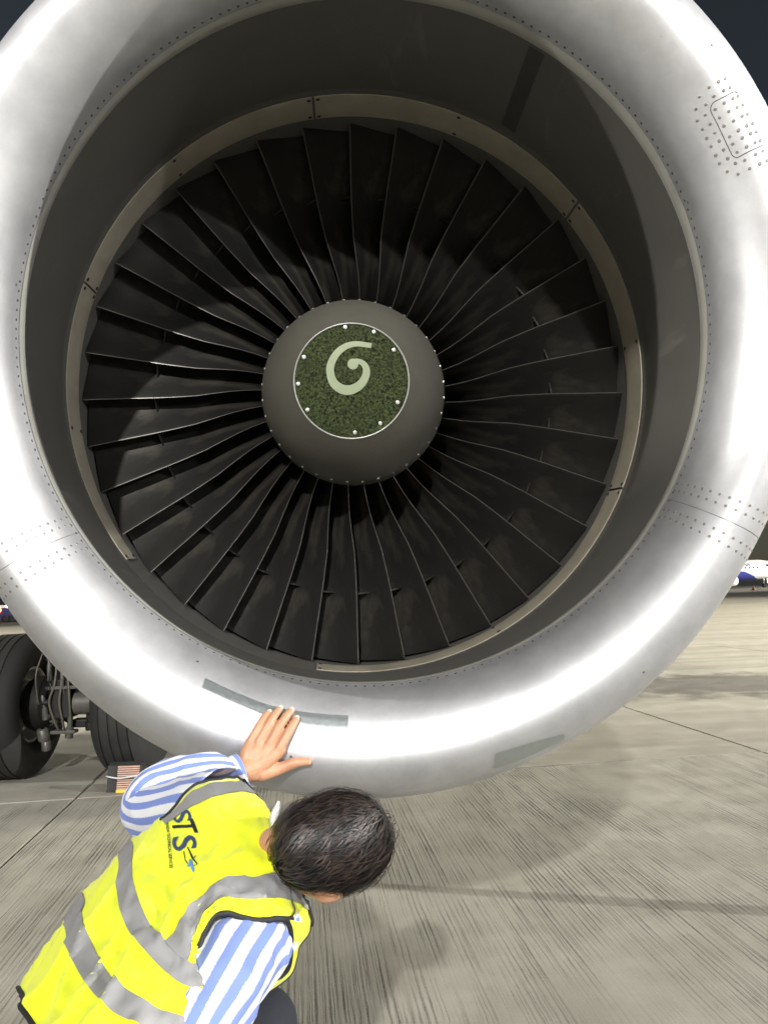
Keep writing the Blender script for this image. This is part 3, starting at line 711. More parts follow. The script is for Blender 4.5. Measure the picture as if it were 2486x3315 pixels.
# ------------------------------------------------------------------ far things across the apron
def far_airliner():
    D = 150.0; g = G(2420, 1904); D = float(g[1])
    ox = float(G(2486, 1900)[0]) * D / float(G(2486, 1900)[1]); px = D / FPX
    nx = ox + 3.6; cyy = D + 2
    r = empty('airliner', (nx - 18, cyy, 0)); tag(r, 'distant white airliner with a blue belly parked across the apron', 'airliner')
    b = MB(); b.lathe([(0, .05), (.35, .62), (1.0, 1.12), (2.2, 1.65), (4.0, 1.95), (6, 2.0), (26, 2.0), (31, 1.4), (37, .35)], (nx, cyy, 3.6), (-1, 0, .0), 36)
    b.build('fuselage', M['white'], r)
    v = []; f = []
    for k in range(25):
        xx = 4.6 + k * .7; lim = R(np.interp(xx, [4.6, 6.0, 8.0, 11, 21.5], [6, 50, 82, 86, 86])); rr_ = float(np.interp(xx, [4.6, 6, 26], [1.985, 2.02, 2.02]))
        for a in range(17):
            w = lim * (a / 8 - 1); v.append((nx - xx, cyy + math.sin(w) * rr_, 3.6 - math.cos(w) * rr_ * (1.0 if xx < 8 else 1.06)))
        if k: f += [((k - 1) * 17 + a, (k - 1) * 17 + a + 1, k * 17 + a + 1, k * 17 + a) for a in range(16)]
    mk('blue_belly', v, f, M['blue'], r)
    for k in range(4):
        b = MB(); b.box((nx - 1.75 - k * .55, cyy - 1.33 - k * .14, 4.35), .45, .12, .42, Matrix.Rotation(R(-16), 3, 'Z')); b.build('cockpit_window', M['dkglass'], r, False)
    for k in range(28):
        b = MB(); b.box((nx - 5.4 - k * .8, cyy - 2.0, 4.0), .24, .06, .34); b.build('cabin_window', M['dkglass'], r, False)
    v = []; 
    for (x, y, ch, z, t) in ((-11, -1.5, 6.2, 2.6, .6), (-15, -8, 3.6, 3.1, .4), (-19, -16, 1.6, 3.7, .2)):
        v += [(nx + x - ch * c, cyy + y, z + t * hh) for c, hh in ((0, 0), (.25, .6), (1, 0), (.25, -.4))]
    f = [(j * 4 + i, j * 4 + (i + 1) % 4, (j + 1) * 4 + (i + 1) % 4, (j + 1) * 4 + i) for j in range(2) for i in range(4)]
    mk('wing', v, f, M['white'], r)
    # winglet of the far wing rising above the cabin roof
    w0 = np.array([nx - 3.6, cyy + 14, 5.2]); v = []
    for dx, dz, ch in ((0, 0, .9), (.35, 1.2, .55), (.75, 2.5, .3)):
        for a, t in ((0, 0), (.5, .06), (1, 0), (.5, -.06)): v.append((w0[0] + dx - ch * a, w0[1] + t, w0[2] + dz))
    mk('winglet', v, [(j * 4 + i, j * 4 + (i + 1) % 4, (j + 1) * 4 + (i + 1) % 4, (j + 1) * 4 + i) for j in range(2) for i in range(4)], M['blue'], r)
    v = [(nx - 1.5, cyy + 2, 3.0), (nx - 6.5, cyy + 2, 3.0), (w0[0] + .2, w0[1], w0[2]), (w0[0] - .9, w0[1], w0[2]),
         (nx - 1.5, cyy + 2, 3.3), (nx - 6.5, cyy + 2, 3.3), (w0[0] + .2, w0[1], w0[2] + .1), (w0[0] - .9, w0[1], w0[2] + .1)]
    mk('far_wing', v, [(0, 1, 3, 2), (4, 6, 7, 5), (0, 2, 6, 4), (1, 5, 7, 3), (0, 4, 5, 1), (2, 3, 7, 6)], M['white'], r, False)
    b = MB(); b.lathe([(0, .75), (.3, .98), (1.2, 1.08), (2.6, .98), (3.6, .6), (3.6, .1)], (nx - 10.9, cyy - 4.6, 1.55), (-1, 0, 0), 28); e = b.build('engine', M['white'], r)
    b = MB(); b.lathe([(.15, .02), (.1, .74)], (nx - 10.9, cyy - 4.6, 1.55), (-1, 0, 0), 28); b.build('engine_fan', M['case'], e)
    for x, y, rr_ in ((-3.4, -.28, .38), (-3.4, .28, .38), (-15.5, -3.4, .58), (-15.5, 3.4, .58)):
        b = MB(); b.lathe([(-.16, .1), (-.16, rr_ * .8), (-.1, rr_), (.1, rr_), (.16, rr_ * .8), (.16, .1)], (nx + x, cyy + y, rr_), (0, 1, 0), 20); b.build('wheel', M['rubber'], r)
    for x, y in ((-3.4, 0), (-15.5, -3.4), (-15.5, 3.4)):
        b = MB(); b.tube([(nx + x, cyy + y, .4), (nx + x, cyy + y, 2.4)], .16, 10); b.build('gear_leg', M['white'], r)
    b = MB(); b.box((nx - 2.8, cyy - .9, 1.35), .9, .08, 1.0); b.build('gear_door', M['white'], r, False)
    fn = [(nx - 31, cyy, 5.2), (nx - 36.5, cyy, 5.0), (nx - 38.5, cyy, 11.4), (nx - 36.2, cyy, 11.4)]
    mk('tail_fin', [(x, y - .15, z) for x, y, z in fn] + [(x, y + .15, z) for x, y, z in fn], [(0, 1, 2, 3), (7, 6, 5, 4), (0, 4, 5, 1), (1, 5, 6, 2), (2, 6, 7, 3), (3, 7, 4, 0)], M['blue'], r, False)
    tc = bpy.data.curves.new('lettering', 'FONT'); tc.body = 'FUSA'; tc.size = 1.15; tc.extrude = .01
    to = bpy.data.objects.new('tmp', tc); col.objects.link(to); dg = bpy.context.evaluated_depsgraph_get(); me = bpy.data.meshes.new_from_object(to.evaluated_get(dg)); bpy.data.objects.remove(to)
    me.materials.append(M['blue']); o = link('lettering', me, r)
    o.matrix_basis = Matrix.Translation((nx - 9.3, cyy - 1.96, 4.3)) @ Matrix.Rotation(R(72), 4, 'X')
far_airliner()
def bus():
    g = G(40, 2014); x0, y0 = float(g[0]), float(g[1]); L = 13.0
    r = empty('airport_bus', (x0 - L / 2 + 2.2, y0 + 1.4, 0)); tag(r, 'dark blue airport bus with white roof and lit lamps across the apron', 'bus')
    xr_ = x0 + 1.5; xl_ = xr_ - L; W_ = 2.9
    b = MB(); b.box(((xl_ + xr_) / 2, y0 + W_ / 2, 1.05), L, W_, 1.5); b.build('lower_body', plain('bus_navy', (.05, .05, .13), .35), r, False, .08)
    b = MB(); b.box(((xl_ + xr_) / 2, y0 + W_ / 2, 1.98), L - .04, W_ - .04, .34); b.build('white_band', M['white'], r, False, .03)
    b = MB(); b.box(((xl_ + xr_) / 2, y0 + W_ / 2, 2.72), L - .1, W_ - .1, 1.16); b.build('body_upper', M['black'], r, False, .05)
    b = MB(); b.box(((xl_ + xr_) / 2, y0 + W_ / 2, 3.43), L, W_, .26); b.build('roof', M['white'], r, False, .1)
    for k in range(7):
        b = MB(); b.box((xr_ - 1.1 - k * 1.75, y0 + .03, 2.72), 1.45, .04, .95); b.build('window', M['dkglass'], r, False, .03)
    for k in (1.6, 2.4, 10.4):
        b = MB(); b.lathe([(-.14, .1), (-.14, .40), (-.08, .48), (.08, .48), (.14, .40), (.14, .1)], (xr_ - k, y0 + .1, .48), (0, 1, 0), 20); b.build('wheel', M['rubber'], r)
    b = MB(); b.ell((x0 - 1.65, y0 - .08, 1.55), ((.34, 0, 0), (0, .1, 0), (0, 0, .30)), 14, 8); b.build('red_lamp', M['red_lamp'], r)
    b = MB(); b.ell((x0 - .35, y0 - .06, 1.98), ((.5, 0, 0), (0, .08, 0), (0, 0, .2)), 14, 8); b.build('white_lamp', M['white_lamp'], r)
    sx, sy = float(G(50, 2012)[0]), float(G(50, 2012)[1]) - 2
    s = empty('sign_post', (sx, sy, 0)); tag(s, 'small white apron sign board on a short post beside the bus', 'sign')
    b = MB(); b.tube([(sx, sy, 0), (sx, sy, .9)], .06, 8); b.build('post', M['grey'], s)
    b = MB(); b.box((sx, sy - .07, 1.0), .42, .05, .55); b.build('board', M['white'], s, False, .02)
    cx_, cy_ = sx - .25, sy - 2.5
    c = empty('traffic_cone', (cx_, cy_, 0)); tag(c, 'orange traffic cone standing before the white sign post', 'traffic cone', None)
    b = MB(); b.lathe([(.03, .2), (.06, .16), (.3, .10), (.34, .02)], (cx_, cy_, 0), (0, 0, 1), 14); b.lathe([(.5, .055), (.72, .02), (.72, .001)], (cx_, cy_, 0), (0, 0, 1), 14); b.lathe([(.3, .10), (.5, .055)], (cx_, cy_, 0), (0, 0, 1), 14); b.build('cone_body', M['orange'], c)
    b = MB(); b.box((cx_, cy_, .015), .42, .42, .03); b.build('base', M['black'], c, False, .008)
    for dx, w_, h_, lab in ((1.0, .8, .62, 'squat white equipment box on the apron next to the sign post'), (2.6, .45, .5, 'small white equipment box on the apron away from the sign post')):
        q = empty('equipment_box', (sx + dx, sy + 1, 0)); tag(q, lab, 'equipment box')
        b = MB(); b.box((sx + dx, sy + 1, h_ / 2), w_, .5, h_); b.build('case', plain('box_cream', (.6, .58, .5), .6), q, False, .04)
        b = MB(); b.box((sx + dx, sy + 1, h_ + .03), w_ + .06, .56, .06); b.build('lid', M['white'], q, False, .02)
    k = empty('traffic_cone', tuple(G(2439, 1911))); kx, ky = k.location.x, k.location.y; k.location.z = 0
    tag(k, 'small dark traffic cone alone on the apron before the distant airliner', 'traffic cone')
    b = MB(); b.lathe([(.04, .32), (.3, .2), (.75, .05), (.75, .001)], (kx, ky, 0), (0, 0, 1), 12); b.build('cone_body', plain('dirty_orange', (.2, .07, .03), .6), k)
    b = MB(); b.box((kx, ky, .02), .8, .8, .04); b.build('base', M['black'], k, False)
bus()

# ------------------------------------------------------------------ person bending under the intake
def C(px, py, z): return Vector(P(px, py, z))
per_base = C(120, 3482, 1.25); per_base.z = 0
person = empty('person', per_base)
tag(person, 'person in a yellow hi-vis vest and striped shirt bending down, hand on the intake lip', 'person')

# --- vest: control grid of (pixel x, pixel y, distance) rows from hem to neck, columns from his left side to his right side
VG = [
 [(70,3210,1.42),(80,3262,1.30),(118,3345,1.20),(188,3430,1.13),(290,3505,1.10),(405,3565,1.10),(520,3600,1.14)],
 [(222,2978,1.50),(230,3050,1.38),(275,3150,1.275),(350,3238,1.205),(450,3302,1.175),(560,3345,1.175),(650,3372,1.21)],
 [(398,2775,1.59),(390,2880,1.465),(425,3000,1.355),(490,3085,1.285),(570,3150,1.245),(650,3190,1.245),(730,3212,1.28)],
 [(478,2700,1.66),(505,2790,1.53),(540,2880,1.435),(580,2950,1.37),(612,3000,1.335),(630,3045,1.315),(640,3088,1.31)],
 [(538,2640,1.705),(600,2712,1.58),(640,2790,1.48),(675,2852,1.42),(698,2900,1.385),(704,2932,1.365),(705,2958,1.36)],
 [(630,2545,1.745),(710,2625,1.61),(755,2705,1.52),(792,2785,1.455),(818,2862,1.41),(826,2925,1.385),(830,2982,1.38)],
 [(750,2518,1.775),(820,2580,1.66),(862,2650,1.58),(895,2740,1.51),(914,2820,1.465),(920,2895,1.435),(922,2972,1.425)],
 [(790,2527,1.80),(848,2604,1.69),(884,2665,1.62),(918,2765,1.555),(962,2855,1.53),(985,2910,1.535),(1003,2992,1.55)],
]
rows = []
for rI, row in enumerate(VG):
    pts = [np.array(C(*q)) for q in row]
    # wrap both sides round towards the chest
    a = pts[0] - pts[1]; a /= np.linalg.norm(a); fwd = np.array(ray(*row[0][:2]))
    l1 = pts[0] + a * .02 + fwd * .10; l2 = pts[0] - a * .05 + fwd * .20
    bq = pts[-1] - pts[-2]; bq /= np.linalg.norm(bq); dn = -np.cross(pts[3] - pts[1], (np.array(C(*VG[min(rI + 1, 7)][3])) - np.array(C(*VG[max(rI - 1, 0)][3]))))
    dn /= np.linalg.norm(dn)
    if dn @ fwd < 0: dn = -dn
    r1 = pts[-1] + bq * .03 + dn * .07; r2 = pts[-1] - bq * .03 + dn * .16
    rows.append([l2, l1] + pts + [r1, r2])
VC = np.array(rows)                     # 8 x 11 x 3
def crw(t):
    return np.array([-.5 * t + t * t - .5 * t ** 3, 1 - 2.5 * t * t + 1.5 * t ** 3, .5 * t + 2 * t * t - 1.5 * t ** 3, -.5 * t * t + .5 * t ** 3])
def VS0(u, v):
    """u 0..10 (2 = left edge of back, 8 = right edge), v 0..7 hem to neck"""
    u = min(max(u, 0), 10); v = min(max(v, 0), 7)
    i = min(int(u), 9); j = min(int(v), 6); wu = crw(u - i); wv = crw(v - j); o = np.zeros(3)
    for b_ in range(4):
        for a in range(4):
            jj = j - 1 + b_; ii = i - 1 + a
            def g(jj, ii):
                if jj < 0: return 2 * g(0, ii) - g(1, ii)
                if jj > 7: return 2 * g(7, ii) - g(6, ii)
                if ii < 0: return 2 * VC[jj, 0] - VC[jj, 1]
                if ii > 10: return 2 * VC[jj, 10] - VC[jj, 9]
                return VC[jj, ii]
            o += wv[b_] * wu[a] * g(jj, ii)
    return o
def VN(u, v):
    e = .05; n = np.cross(VS0(u + e, v) - VS0(u - e, v), VS0(u, v + e) - VS0(u, v - e)); n /= np.linalg.norm(n)
    return n if n @ (VS0(u, v) - np.array(W(-.38, .80, 1.48))) > 0 else -n
def wrinkle(u, v):
    q = Vector((u * .55 + v * .5, v * .9 - u * .35, 0)); lo = max(0, 1 - v / 4.2)
    w = .007 * noise.noise(q * 1.5 + Vector((3, 1, 2))) + .0055 * noise.noise(q * 3.2)
    ridg = 1 - abs(noise.noise(Vector((u * .9 + v * .55, v * .35 - u * .1, 4)) * 1.6))
    w += (.015 * lo + .005) * (ridg ** 4 - .35)
    w += .0018 * noise.noise(Vector((u * 4, v * 5, 1))) + .0005 * noise.noise(Vector((u * 10, v * 9, 5)))
    # loose cloth stepping over the waist bands on his left side
    for vb in (1.32, 2.35): w += .010 * math.exp(-((v - vb) / .16) ** 2) * max(0, 1 - (u - 1.0) / 3.2)
    return w * (.55 if u < 2.6 else min(1, .55 + (u - 2.6) * .5))
_vcache = {}
def VS(u, v, off=0.0):
    k = (round(u, 4), round(v, 4))
    if k not in _vcache:
        n = VN(u, v); _vcache[k] = (VS0(u, v) + n * wrinkle(u, v), n)
    p, n = _vcache[k]; return p + n * off
NU, NV = 91, 99
us = np.linspace(0, 10, NU); vs_ = np.linspace(0, 7, NV)
v, f0 = grid(NU, NV, lambda i, j: VS(us[i], vs_[j]))
f = []
for q in f0:
    u = us[q[0] % NU]; vv_ = vs_[q[0] // NU]
    if u >= 7.99 and vv_ > 2.88: continue           # right armhole
    if u < 1.99 and vv_ > 3.75: continue            # left armhole
    f.append(q)
vest = mk('vest', v, f, M['vest'], person)
so_ = vest.modifiers.new('thickness', 'SOLIDIFY'); so_.thickness = .0025; so_.offset = -1
VT = BVHTree.FromPolygons([Vector(q) for q in v], f)
def vband(name, mat, fn, n, w, off=.0022, parent=vest):
    """strip following surface curve fn(t)->(u,v) with half width vectors"""
    vv = []; cols = 6
    for k in range(n + 1):
        (u0, v0), (u1, v1) = fn(k / n)
        for c in range(cols + 1):
            s = c / cols; vv.append(VS(u0 + (u1 - u0) * s, v0 + (v1 - v0) * s, off))
    m_ = cols + 1
    return mk(name, vv, [(k * m_ + c, k * m_ + c + 1, (k + 1) * m_ + c + 1, (k + 1) * m_ + c) for k in range(n) for c in range(cols)], mat, parent)
def ring(v0, v1): return lambda t: ((10 * t, v0 + .0 * t), (10 * t, v1))
vband('reflective_band', M['tape'], ring(.93, 1.30), 120, 0)
vband('reflective_band', M['tape'], ring(1.92, 2.33), 120, 0)
def brace(path):
    pp = lambda t: cr(path, 60)[min(59, int(t * 59 + .5))]
    arr = cr(path, 61)
    return lambda t: ((arr[int(t * 60 + .5)][0], arr[int(t * 60 + .5)][2]), (arr[int(t * 60 + .5)][1], arr[int(t * 60 + .5)][2]))
vband('reflective_brace', M['tape'], brace([(5.2, 6.3, 2.32), (5.35, 6.6, 2.8), (5.45, 6.75, 3.4), (5.35, 6.6, 4.1), (5.55, 6.75, 4.8), (5.9, 7.0, 5.5), (6.15, 7.3, 6.2), (6.3, 7.5, 6.98)]), 60, 0, .003)
vband('reflective_brace', M['tape'], brace([(2.05, 2.3, 3.8), (2.12, 2.42, 4.3), (2.2, 2.6, 5.0), (2.25, 2.75, 5.8), (2.25, 2.85, 6.4), (2.2, 2.9, 6.98)]), 60, 0, .003)
def piping(path, n=60, rad=.0042, name='black_binding', parent=vest):
    b = MB(); b.tube([VS(*q, .001) for q in cr(path, n)], rad, 8); return b.build(name, M['black'], parent)
piping([(10 * k / 12, 0.0) for k in range(13)], 80)
piping([(2, 7), (3, 7), (4, 7), (5, 7), (6, 7), (7, 7), (8, 7)], 60, .0045)
piping([(8, 2.9), (8, 3.5), (8, 4), (8, 4.5), (8, 5), (8, 5.5), (8, 6), (8, 6.3)], 50, .0055)
piping([(2, 3.76), (2, 4.3), (2, 5), (2, 5.6), (2, 6.2), (2, 6.7), (2, 7)], 40, .0042)
# shoulder seam line
b = MB(); b.tube([VS(u, 6.22, .0028) for u in np.linspace(5.0, 7.9, 24)], .0016, 6); b.build('shoulder_seam', M['groove'], vest)
# front right panel seen past the armhole
A_ = cr([(926,2974,1.425),(941,3010,1.44),(943,3070,1.455),(936,3125,1.455),(915,3155,1.45),(860,3195,1.43)], 24)
B_ = cr([(1003,2992,1.55),(996,3022,1.55),(966,3062,1.545),(956,3105,1.54),(932,3160,1.52),(838,3228,1.47)], 24)
vv = []
for a, b_ in zip(A_, B_):
    for s in np.linspace(0, 1, 8):
        q = a + (b_ - a) * s; p = C(q[0], q[1], q[2] - .025 * math.sin(math.pi * s)); vv.append(p)
fp_ = mk('vest_front_panel', vv, [(k * 8 + c, k * 8 + c + 1, (k + 1) * 8 + c + 1, (k + 1) * 8 + c) for k in range(23) for c in range(7)], M['vest'], vest)
sd = fp_.modifiers.new('thickness', 'SOLIDIFY'); sd.thickness = .0025
b = MB(); b.tube([C(*q) for q in A_], .0052, 8); b.build('black_binding', M['black'], vest)
b = MB(); b.tube([C(*q) for q in B_], .0045, 8); b.build('black_binding', M['black'], vest)
vv = []
for a, b_ in list(zip(A_, B_))[:16]:
    for s in (.38, .5, .62, .74):
        q = a + (b_ - a) * s; vv.append(C(q[0], q[1], q[2] - .025 * math.sin(math.pi * s) - .004))
mk('reflective_brace', vv, [(k * 4 + c, k * 4 + c + 1, (k + 1) * 4 + c + 1, (k + 1) * 4 + c) for k in range(15) for c in range(3)], M['tape'], vest)
# lettering printed on the back
def print_text(body, o, ex, ey, size, mat, name, font_shear=0, bold=0):
    tc = bpy.data.curves.new('t', 'FONT'); tc.body = body; tc.size = 1; tc.shear = font_shear; tc.offset = bold; tc.resolution_u = 3
    to = bpy.data.objects.new('tmp', tc); col.objects.link(to); dg = bpy.context.evaluated_depsgraph_get(); me = bpy.data.meshes.new_from_object(to.evaluated_get(dg)); bpy.data.objects.remove(to)
    bm = bmesh.new(); bm.from_mesh(me)
    bmesh.ops.triangulate(bm, faces=bm.faces)
    for _ in range(2):
        long = [e for e in bm.edges if e.calc_length() > .12]
        if long: bmesh.ops.subdivide_edges(bm, edges=long, cuts=1); bmesh.ops.triangulate(bm, faces=bm.faces)
    xs = [q.co.x for q in bm.verts]; w = max(xs); x0 = min(xs)
    pts = []
    for q in bm.verts:
        s = (q.co.x - x0) / (w - x0); t = q.co.y / .70
        px = o[0] + ex[0] * s + ey[0] * t; py = o[1] + ex[1] * s + ey[1] * t
        d = Vector(ray(px, py)); h = VT.ray_cast(Vector(_O), d)
        p = h[0] if h[0] is not None else Vector(_O) + d * 1.5
        n = h[1] if (h[1] is not None and h[1].dot(d) < 0) else (-h[1] if h[1] is not None else -d)
        pts.append(p + n * .0024)
    fs = [tuple(x.index for x in q.verts) for q in bm.faces]; bm.free()
    return mk(name, pts, fs, mat, vest, False)
M['ink_navy'] = plain('navy_ink', (.025, .05, .13), .6); M['ink_black'] = plain('black_ink', (.004, .005, .008), .6); M['ink_blue'] = plain('blue_ink', (.10, .24, .60), .6)
print_text('S', (559, 2628), (8, 40), (58, -8), 1, M['ink_navy'], 'printed_letter', 0, .012)
print_text('T', (553, 2656), (18, 46), (74, -4), 1, M['ink_black'], 'printed_letter', 0, .012)
print_text('S', (559, 2713), (8, 46), (74, -9), 1, M['ink_navy'], 'printed_letter', 0, .012)
print_text('SHANDA TECHNICAL SERVICES', (538, 2651), (14, 162), (10, -1), 1, M['ink_black'], 'printed_lettering', 0, .01)
def decal(name, polys, mat):
    vv = []; ff = []
    for poly in polys:
        b0 = len(vv)
        for (x, y) in poly:
            px, py = 500 + x * .1206, 2600 + y * .1206; d = Vector(ray(px, py)); h = VT.ray_cast(Vector(_O), d); n = h[1] if h[1].dot(d) < 0 else -h[1]; vv.append(h[0] + n * .0026)
        ff.append(tuple(range(b0, len(vv))))
    return mk(name, vv, ff, mat, vest, False)
decal('printed_swoosh', [[(895,1215),(925,1195),(1060,1500),(1185,1640),(1160,1660),(1030,1520)], [(800,1310),(830,1310),(850,1530),(935,1650),(915,1665),(835,1545)], [(1050,1500),(1120,1430),(1130,1442),(1065,1515)], [(1085,1690),(1180,1650),(1185,1662),(1090,1705)]], M['ink_black'])
decal('printed_plane', [[(960,1530),(1020,1530),(1070,1680),(1105,1780),(1070,1870),(1030,1830),(980,1700),(950,1620)], [(905,1735),(930,1640),(985,1690)]], M['ink_blue'])

# --- remesh helper for organic parts
def remesh(mb, name, voxel, mat, parent, smooth_it=6):
    me = bpy.data.meshes.new(name); me.from_pydata(mb.v, [], mb.f); me.update()
    o = bpy.data.objects.new('tmp', me); col.objects.link(o)
    r = o.modifiers.new('r', 'REMESH'); r.mode = 'VOXEL'; r.voxel_size = voxel
    s = o.modifiers.new('s', 'SMOOTH'); s.factor = .5; s.iterations = smooth_it
    dg = bpy.context.evaluated_depsgraph_get(); m2 = bpy.data.meshes.new_from_object(o.evaluated_get(dg)); bpy.data.objects.remove(o)
    m2.name = name; m2.materials.clear(); m2.materials.append(mat)
    m2.polygons.foreach_set('use_smooth', [True] * len(m2.polygons))
    return m2
def seg(mb, pts, rads, n=16):
    """tapered limb with round ends"""
    p = cr(pts, 8 * (len(pts) - 1) + 1); rr_ = np.interp(np.linspace(0, len(pts) - 1, len(p)), range(len(pts)), rads)
    mb.tube(p, list(rr_), n)
    for q, r_ in ((p[0], rr_[0]), (p[-1], rr_[-1])): mb.ell(q, ((r_, 0, 0), (0, r_, 0), (0, 0, r_)), 14, 10)

# --- left hand, laid on the lip
def hp(px, py, off):
    p, n = on_lip(px, py); return p + n * off
hb = MB()
FING = {   # knuckle, mid joint, end joint, tip (pixels), radius
 'little': [(812,2402),(838,2358),(858,2326),(872,2311)],
 'ring':   [(842,2398),(871,2352),(893,2318),(907,2301)],
 'middle': [(876,2406),(905,2359),(929,2324),(944,2307)],
 'index':  [(908,2420),(934,2377),(952,2346),(961,2332)]}
FR = {'little': .0108, 'ring': .0122, 'middle': .0126, 'index': .0122}
for k, pl_ in FING.items():
    r_ = FR[k]; offs = [.026, .023, .016, .012]
    seg(hb, [hp(*q, o_) for q, o_ in zip(pl_, offs)], [r_ * 1.22, r_ * 1.08, r_ * .98, r_ * .82], 14)
    kn = hp(*pl_[1], offs[1]); hb.ell(kn, ((r_ * 1.14, 0, 0), (0, r_ * 1.14, 0), (0, 0, r_ * 1.14)), 12, 8)
wrist = [C(806, 2484, on_lip(820, 2470)[0].y * 1.0)]  # placeholder, replaced below
def camz(p): return float((np.array(p) - _O) @ _F)
zl_ = camz(hp(850, 2440, 0))
WR = C(806, 2486, camz(hp(830, 2470, 0)) - .050)
for k, (px, py) in {'little': (816,2404), 'ring': (846,2402), 'middle': (878,2410), 'index': (908,2424)}.items():
    a = hp(px, py, .020); d = {'little': (795,2470), 'ring': (804,2480), 'middle': (813,2490), 'index': (822,2502)}[k]
    bq = C(d[0], d[1], camz(WR)); seg(hb, [a, (a + bq) / 2 + Vector((0, -.004, .002)), bq], [.0185, .0215, .0235], 14)
cm = C(846, 2502, camz(WR) + .006); mc = hp(908, 2474, .021); ip = hp(962, 2461, .016); tt = hp(1000, 2463, .012)
seg(hb, [cm, mc, ip, tt], [.0240, .0180, .0140, .0105], 14)
seg(hb, [cm, hp(895, 2445, .016)], [.018, .011], 12); seg(hb, [C(835, 2490, camz(WR)), hp(905, 2438, .018)], [.02, .012], 12)
ELB = C(468, 2628, 2.0); SHL = C(690, 2600, 1.80)
fore = [WR, WR + (ELB - WR) * .25]
seg(hb, [C(835, 2476, camz(WR) + .012), WR, fore[1]], [.033, .0345, .035], 18)
hand_me = remesh(hb, 'hand', .0026, M['skin'], person, 5)

# --- body (hips, chest, neck, head with face, arms, legs) - one mesh, joined with the hand
HD = C(1088, 2722, 1.50)
cC = Vector(W(.82, .06, .55)) - Vector(_O); cC.normalize()
cR = Vector(W(-.16, .93, -.30)) - Vector(_O); cR = (cR - cC * cR.dot(cC)).normalized()
cB = cC.cross(cR);
if cB.dot(Vector(_F)) > 0: cB = -cB           # back of the head, towards the viewer
cF = -cB
bb = MB()
NK = C(880, 2740, 1.62); SHR = C(800, 3020, 1.47)
def under(u, v, d): return Vector(VS0(u, v) - VN(u, v) * d)
HIP = under(5, .1, .175); CH_ = under(5, 4.6, .15)
lat = (SHR - SHL).normalized()
bb.ell(HIP, (lat * .145, Vector((0, 0, .12)), Vector((0, .12, 0))), 18, 12)
mid = under(5, 2.2, .155)
seg(bb, [HIP, mid, CH_], [.105, .10, .10], 18)
seg(bb, [SHL + Vector((0, .03, -.05)), under(5, 5.2, .13), SHR + Vector((0, .03, -.04))], [.05, .07, .05], 14)
seg(bb, [CH_ + (NK - CH_) * .5, NK, HD - cC * .05], [.065, .054, .052], 18)
# head: skull, face, jaw, nose, brow, ear
bb.ell(HD, (cR * .085, cF * .096, cC * .108), 22, 16)
bb.ell(HD + cF * .050 - cC * .055, (cR * .060, cF * .055, cC * .062), 18, 12)
bb.ell(HD + cF * .080 - cC * .100, (cR * .030, cF * .026, cC * .026), 12, 8)
seg(bb, [HD + cF * .098 + cC * .005, HD + cF * .122 - cC * .040], [.009, .015], 10)
seg(bb, [HD + cF * .092 + cC * .018 - cR * .035, HD + cF * .098 + cC * .016, HD + cF * .092 + cC * .018 + cR * .035], [.010, .011, .010], 10)
for s in (-1, 1):
    if s > 0: bb.ell(HD + cR * s * .093 - cC * .022 - cF * .010, (cR * .013, cF * .021, cC * .032), 12, 8)
    else: bb.ell(HD + cR * s * .080 - cC * .022, (cR * .010, cF * .018, cC * .028), 12, 8)
    bb.ell(HD + cR * s * .062 - cC * .040 + cF * .010, (cR * (.033 if s > 0 else .02), cF * .045, cC * .045), 14, 10)
    seg(bb, [HD + cF * .100 - cC * .068 - cR * .02, HD + cF * .103 - cC * .068 + cR * .02], [.007, .007], 8)
ELR = C(590, 3400, 1.22); WRR = C(700, 3560, 1.50)
seg(bb, [SHL, SHL + (ELB - SHL) * .5, ELB], [.052, .047, .04], 14); seg(bb, [ELB, ELB + (WR - ELB) * .35, fore[1]], [.041, .042, .031], 14)
seg(bb, [SHR, SHR + (ELR - SHR) * .5, ELR], [.052, .047, .04], 14); seg(bb, [ELR, ELR + (WRR - ELR) * .4, WRR], [.041, .042, .028], 14)
# right hand resting on the thigh
ha = (WRR - ELR).normalized(); hs = ha.cross(Vector((0, 0, 1))).normalized()
seg(bb, [WRR, WRR + ha * .09], [.03, .034], 12)
for k, o_ in enumerate((-.03, -.01, .01, .03)):
    a = WRR + ha * .085 + hs * o_; L_ = (.066, .078, .074, .058)[k]; seg(bb, [a, a + ha * L_ * .55 + Vector((0, 0, -.006)), a + ha * L_ + Vector((0, 0, -.026))], [.0095, .0088, .0072], 10)
seg(bb, [WRR + ha * .03 - hs * .03, WRR + ha * .06 - hs * .06, WRR + ha * .085 - hs * .072], [.014, .011, .008], 10)
LEGS = []
for s, kn_, ft in ((1, C(845, 3325, 1.60), None), (-1, C(470, 3330, 1.95), None)):
    hj = HIP + lat * s * .09 + Vector((0, .02, -.04)); kn_ = kn_.copy(); kn_.z = max(.46, min(.62, kn_.z))
    an = Vector((kn_.x - .14, kn_.y - .22, .09)); LEGS.append((hj, kn_, an))
    seg(bb, [hj, (hj + kn_) / 2, kn_], [.085, .075, .056], 16); seg(bb, [kn_, kn_ + (an - kn_) * .35, an], [.056, .055, .038], 16); seg(bb, [an, an + Vector((.06, .14, -.05))], [.036, .03], 12)
body_me = remesh(bb, 'body', .0075, M['skin'], person, 5)
bm = bmesh.new(); bm.from_mesh(body_me); bm.from_mesh(hand_me); bm.to_mesh(body_me); bm.free()
body_me.polygons.foreach_set('use_smooth', [True] * len(body_me.polygons))
body = link('body', body_me, person)
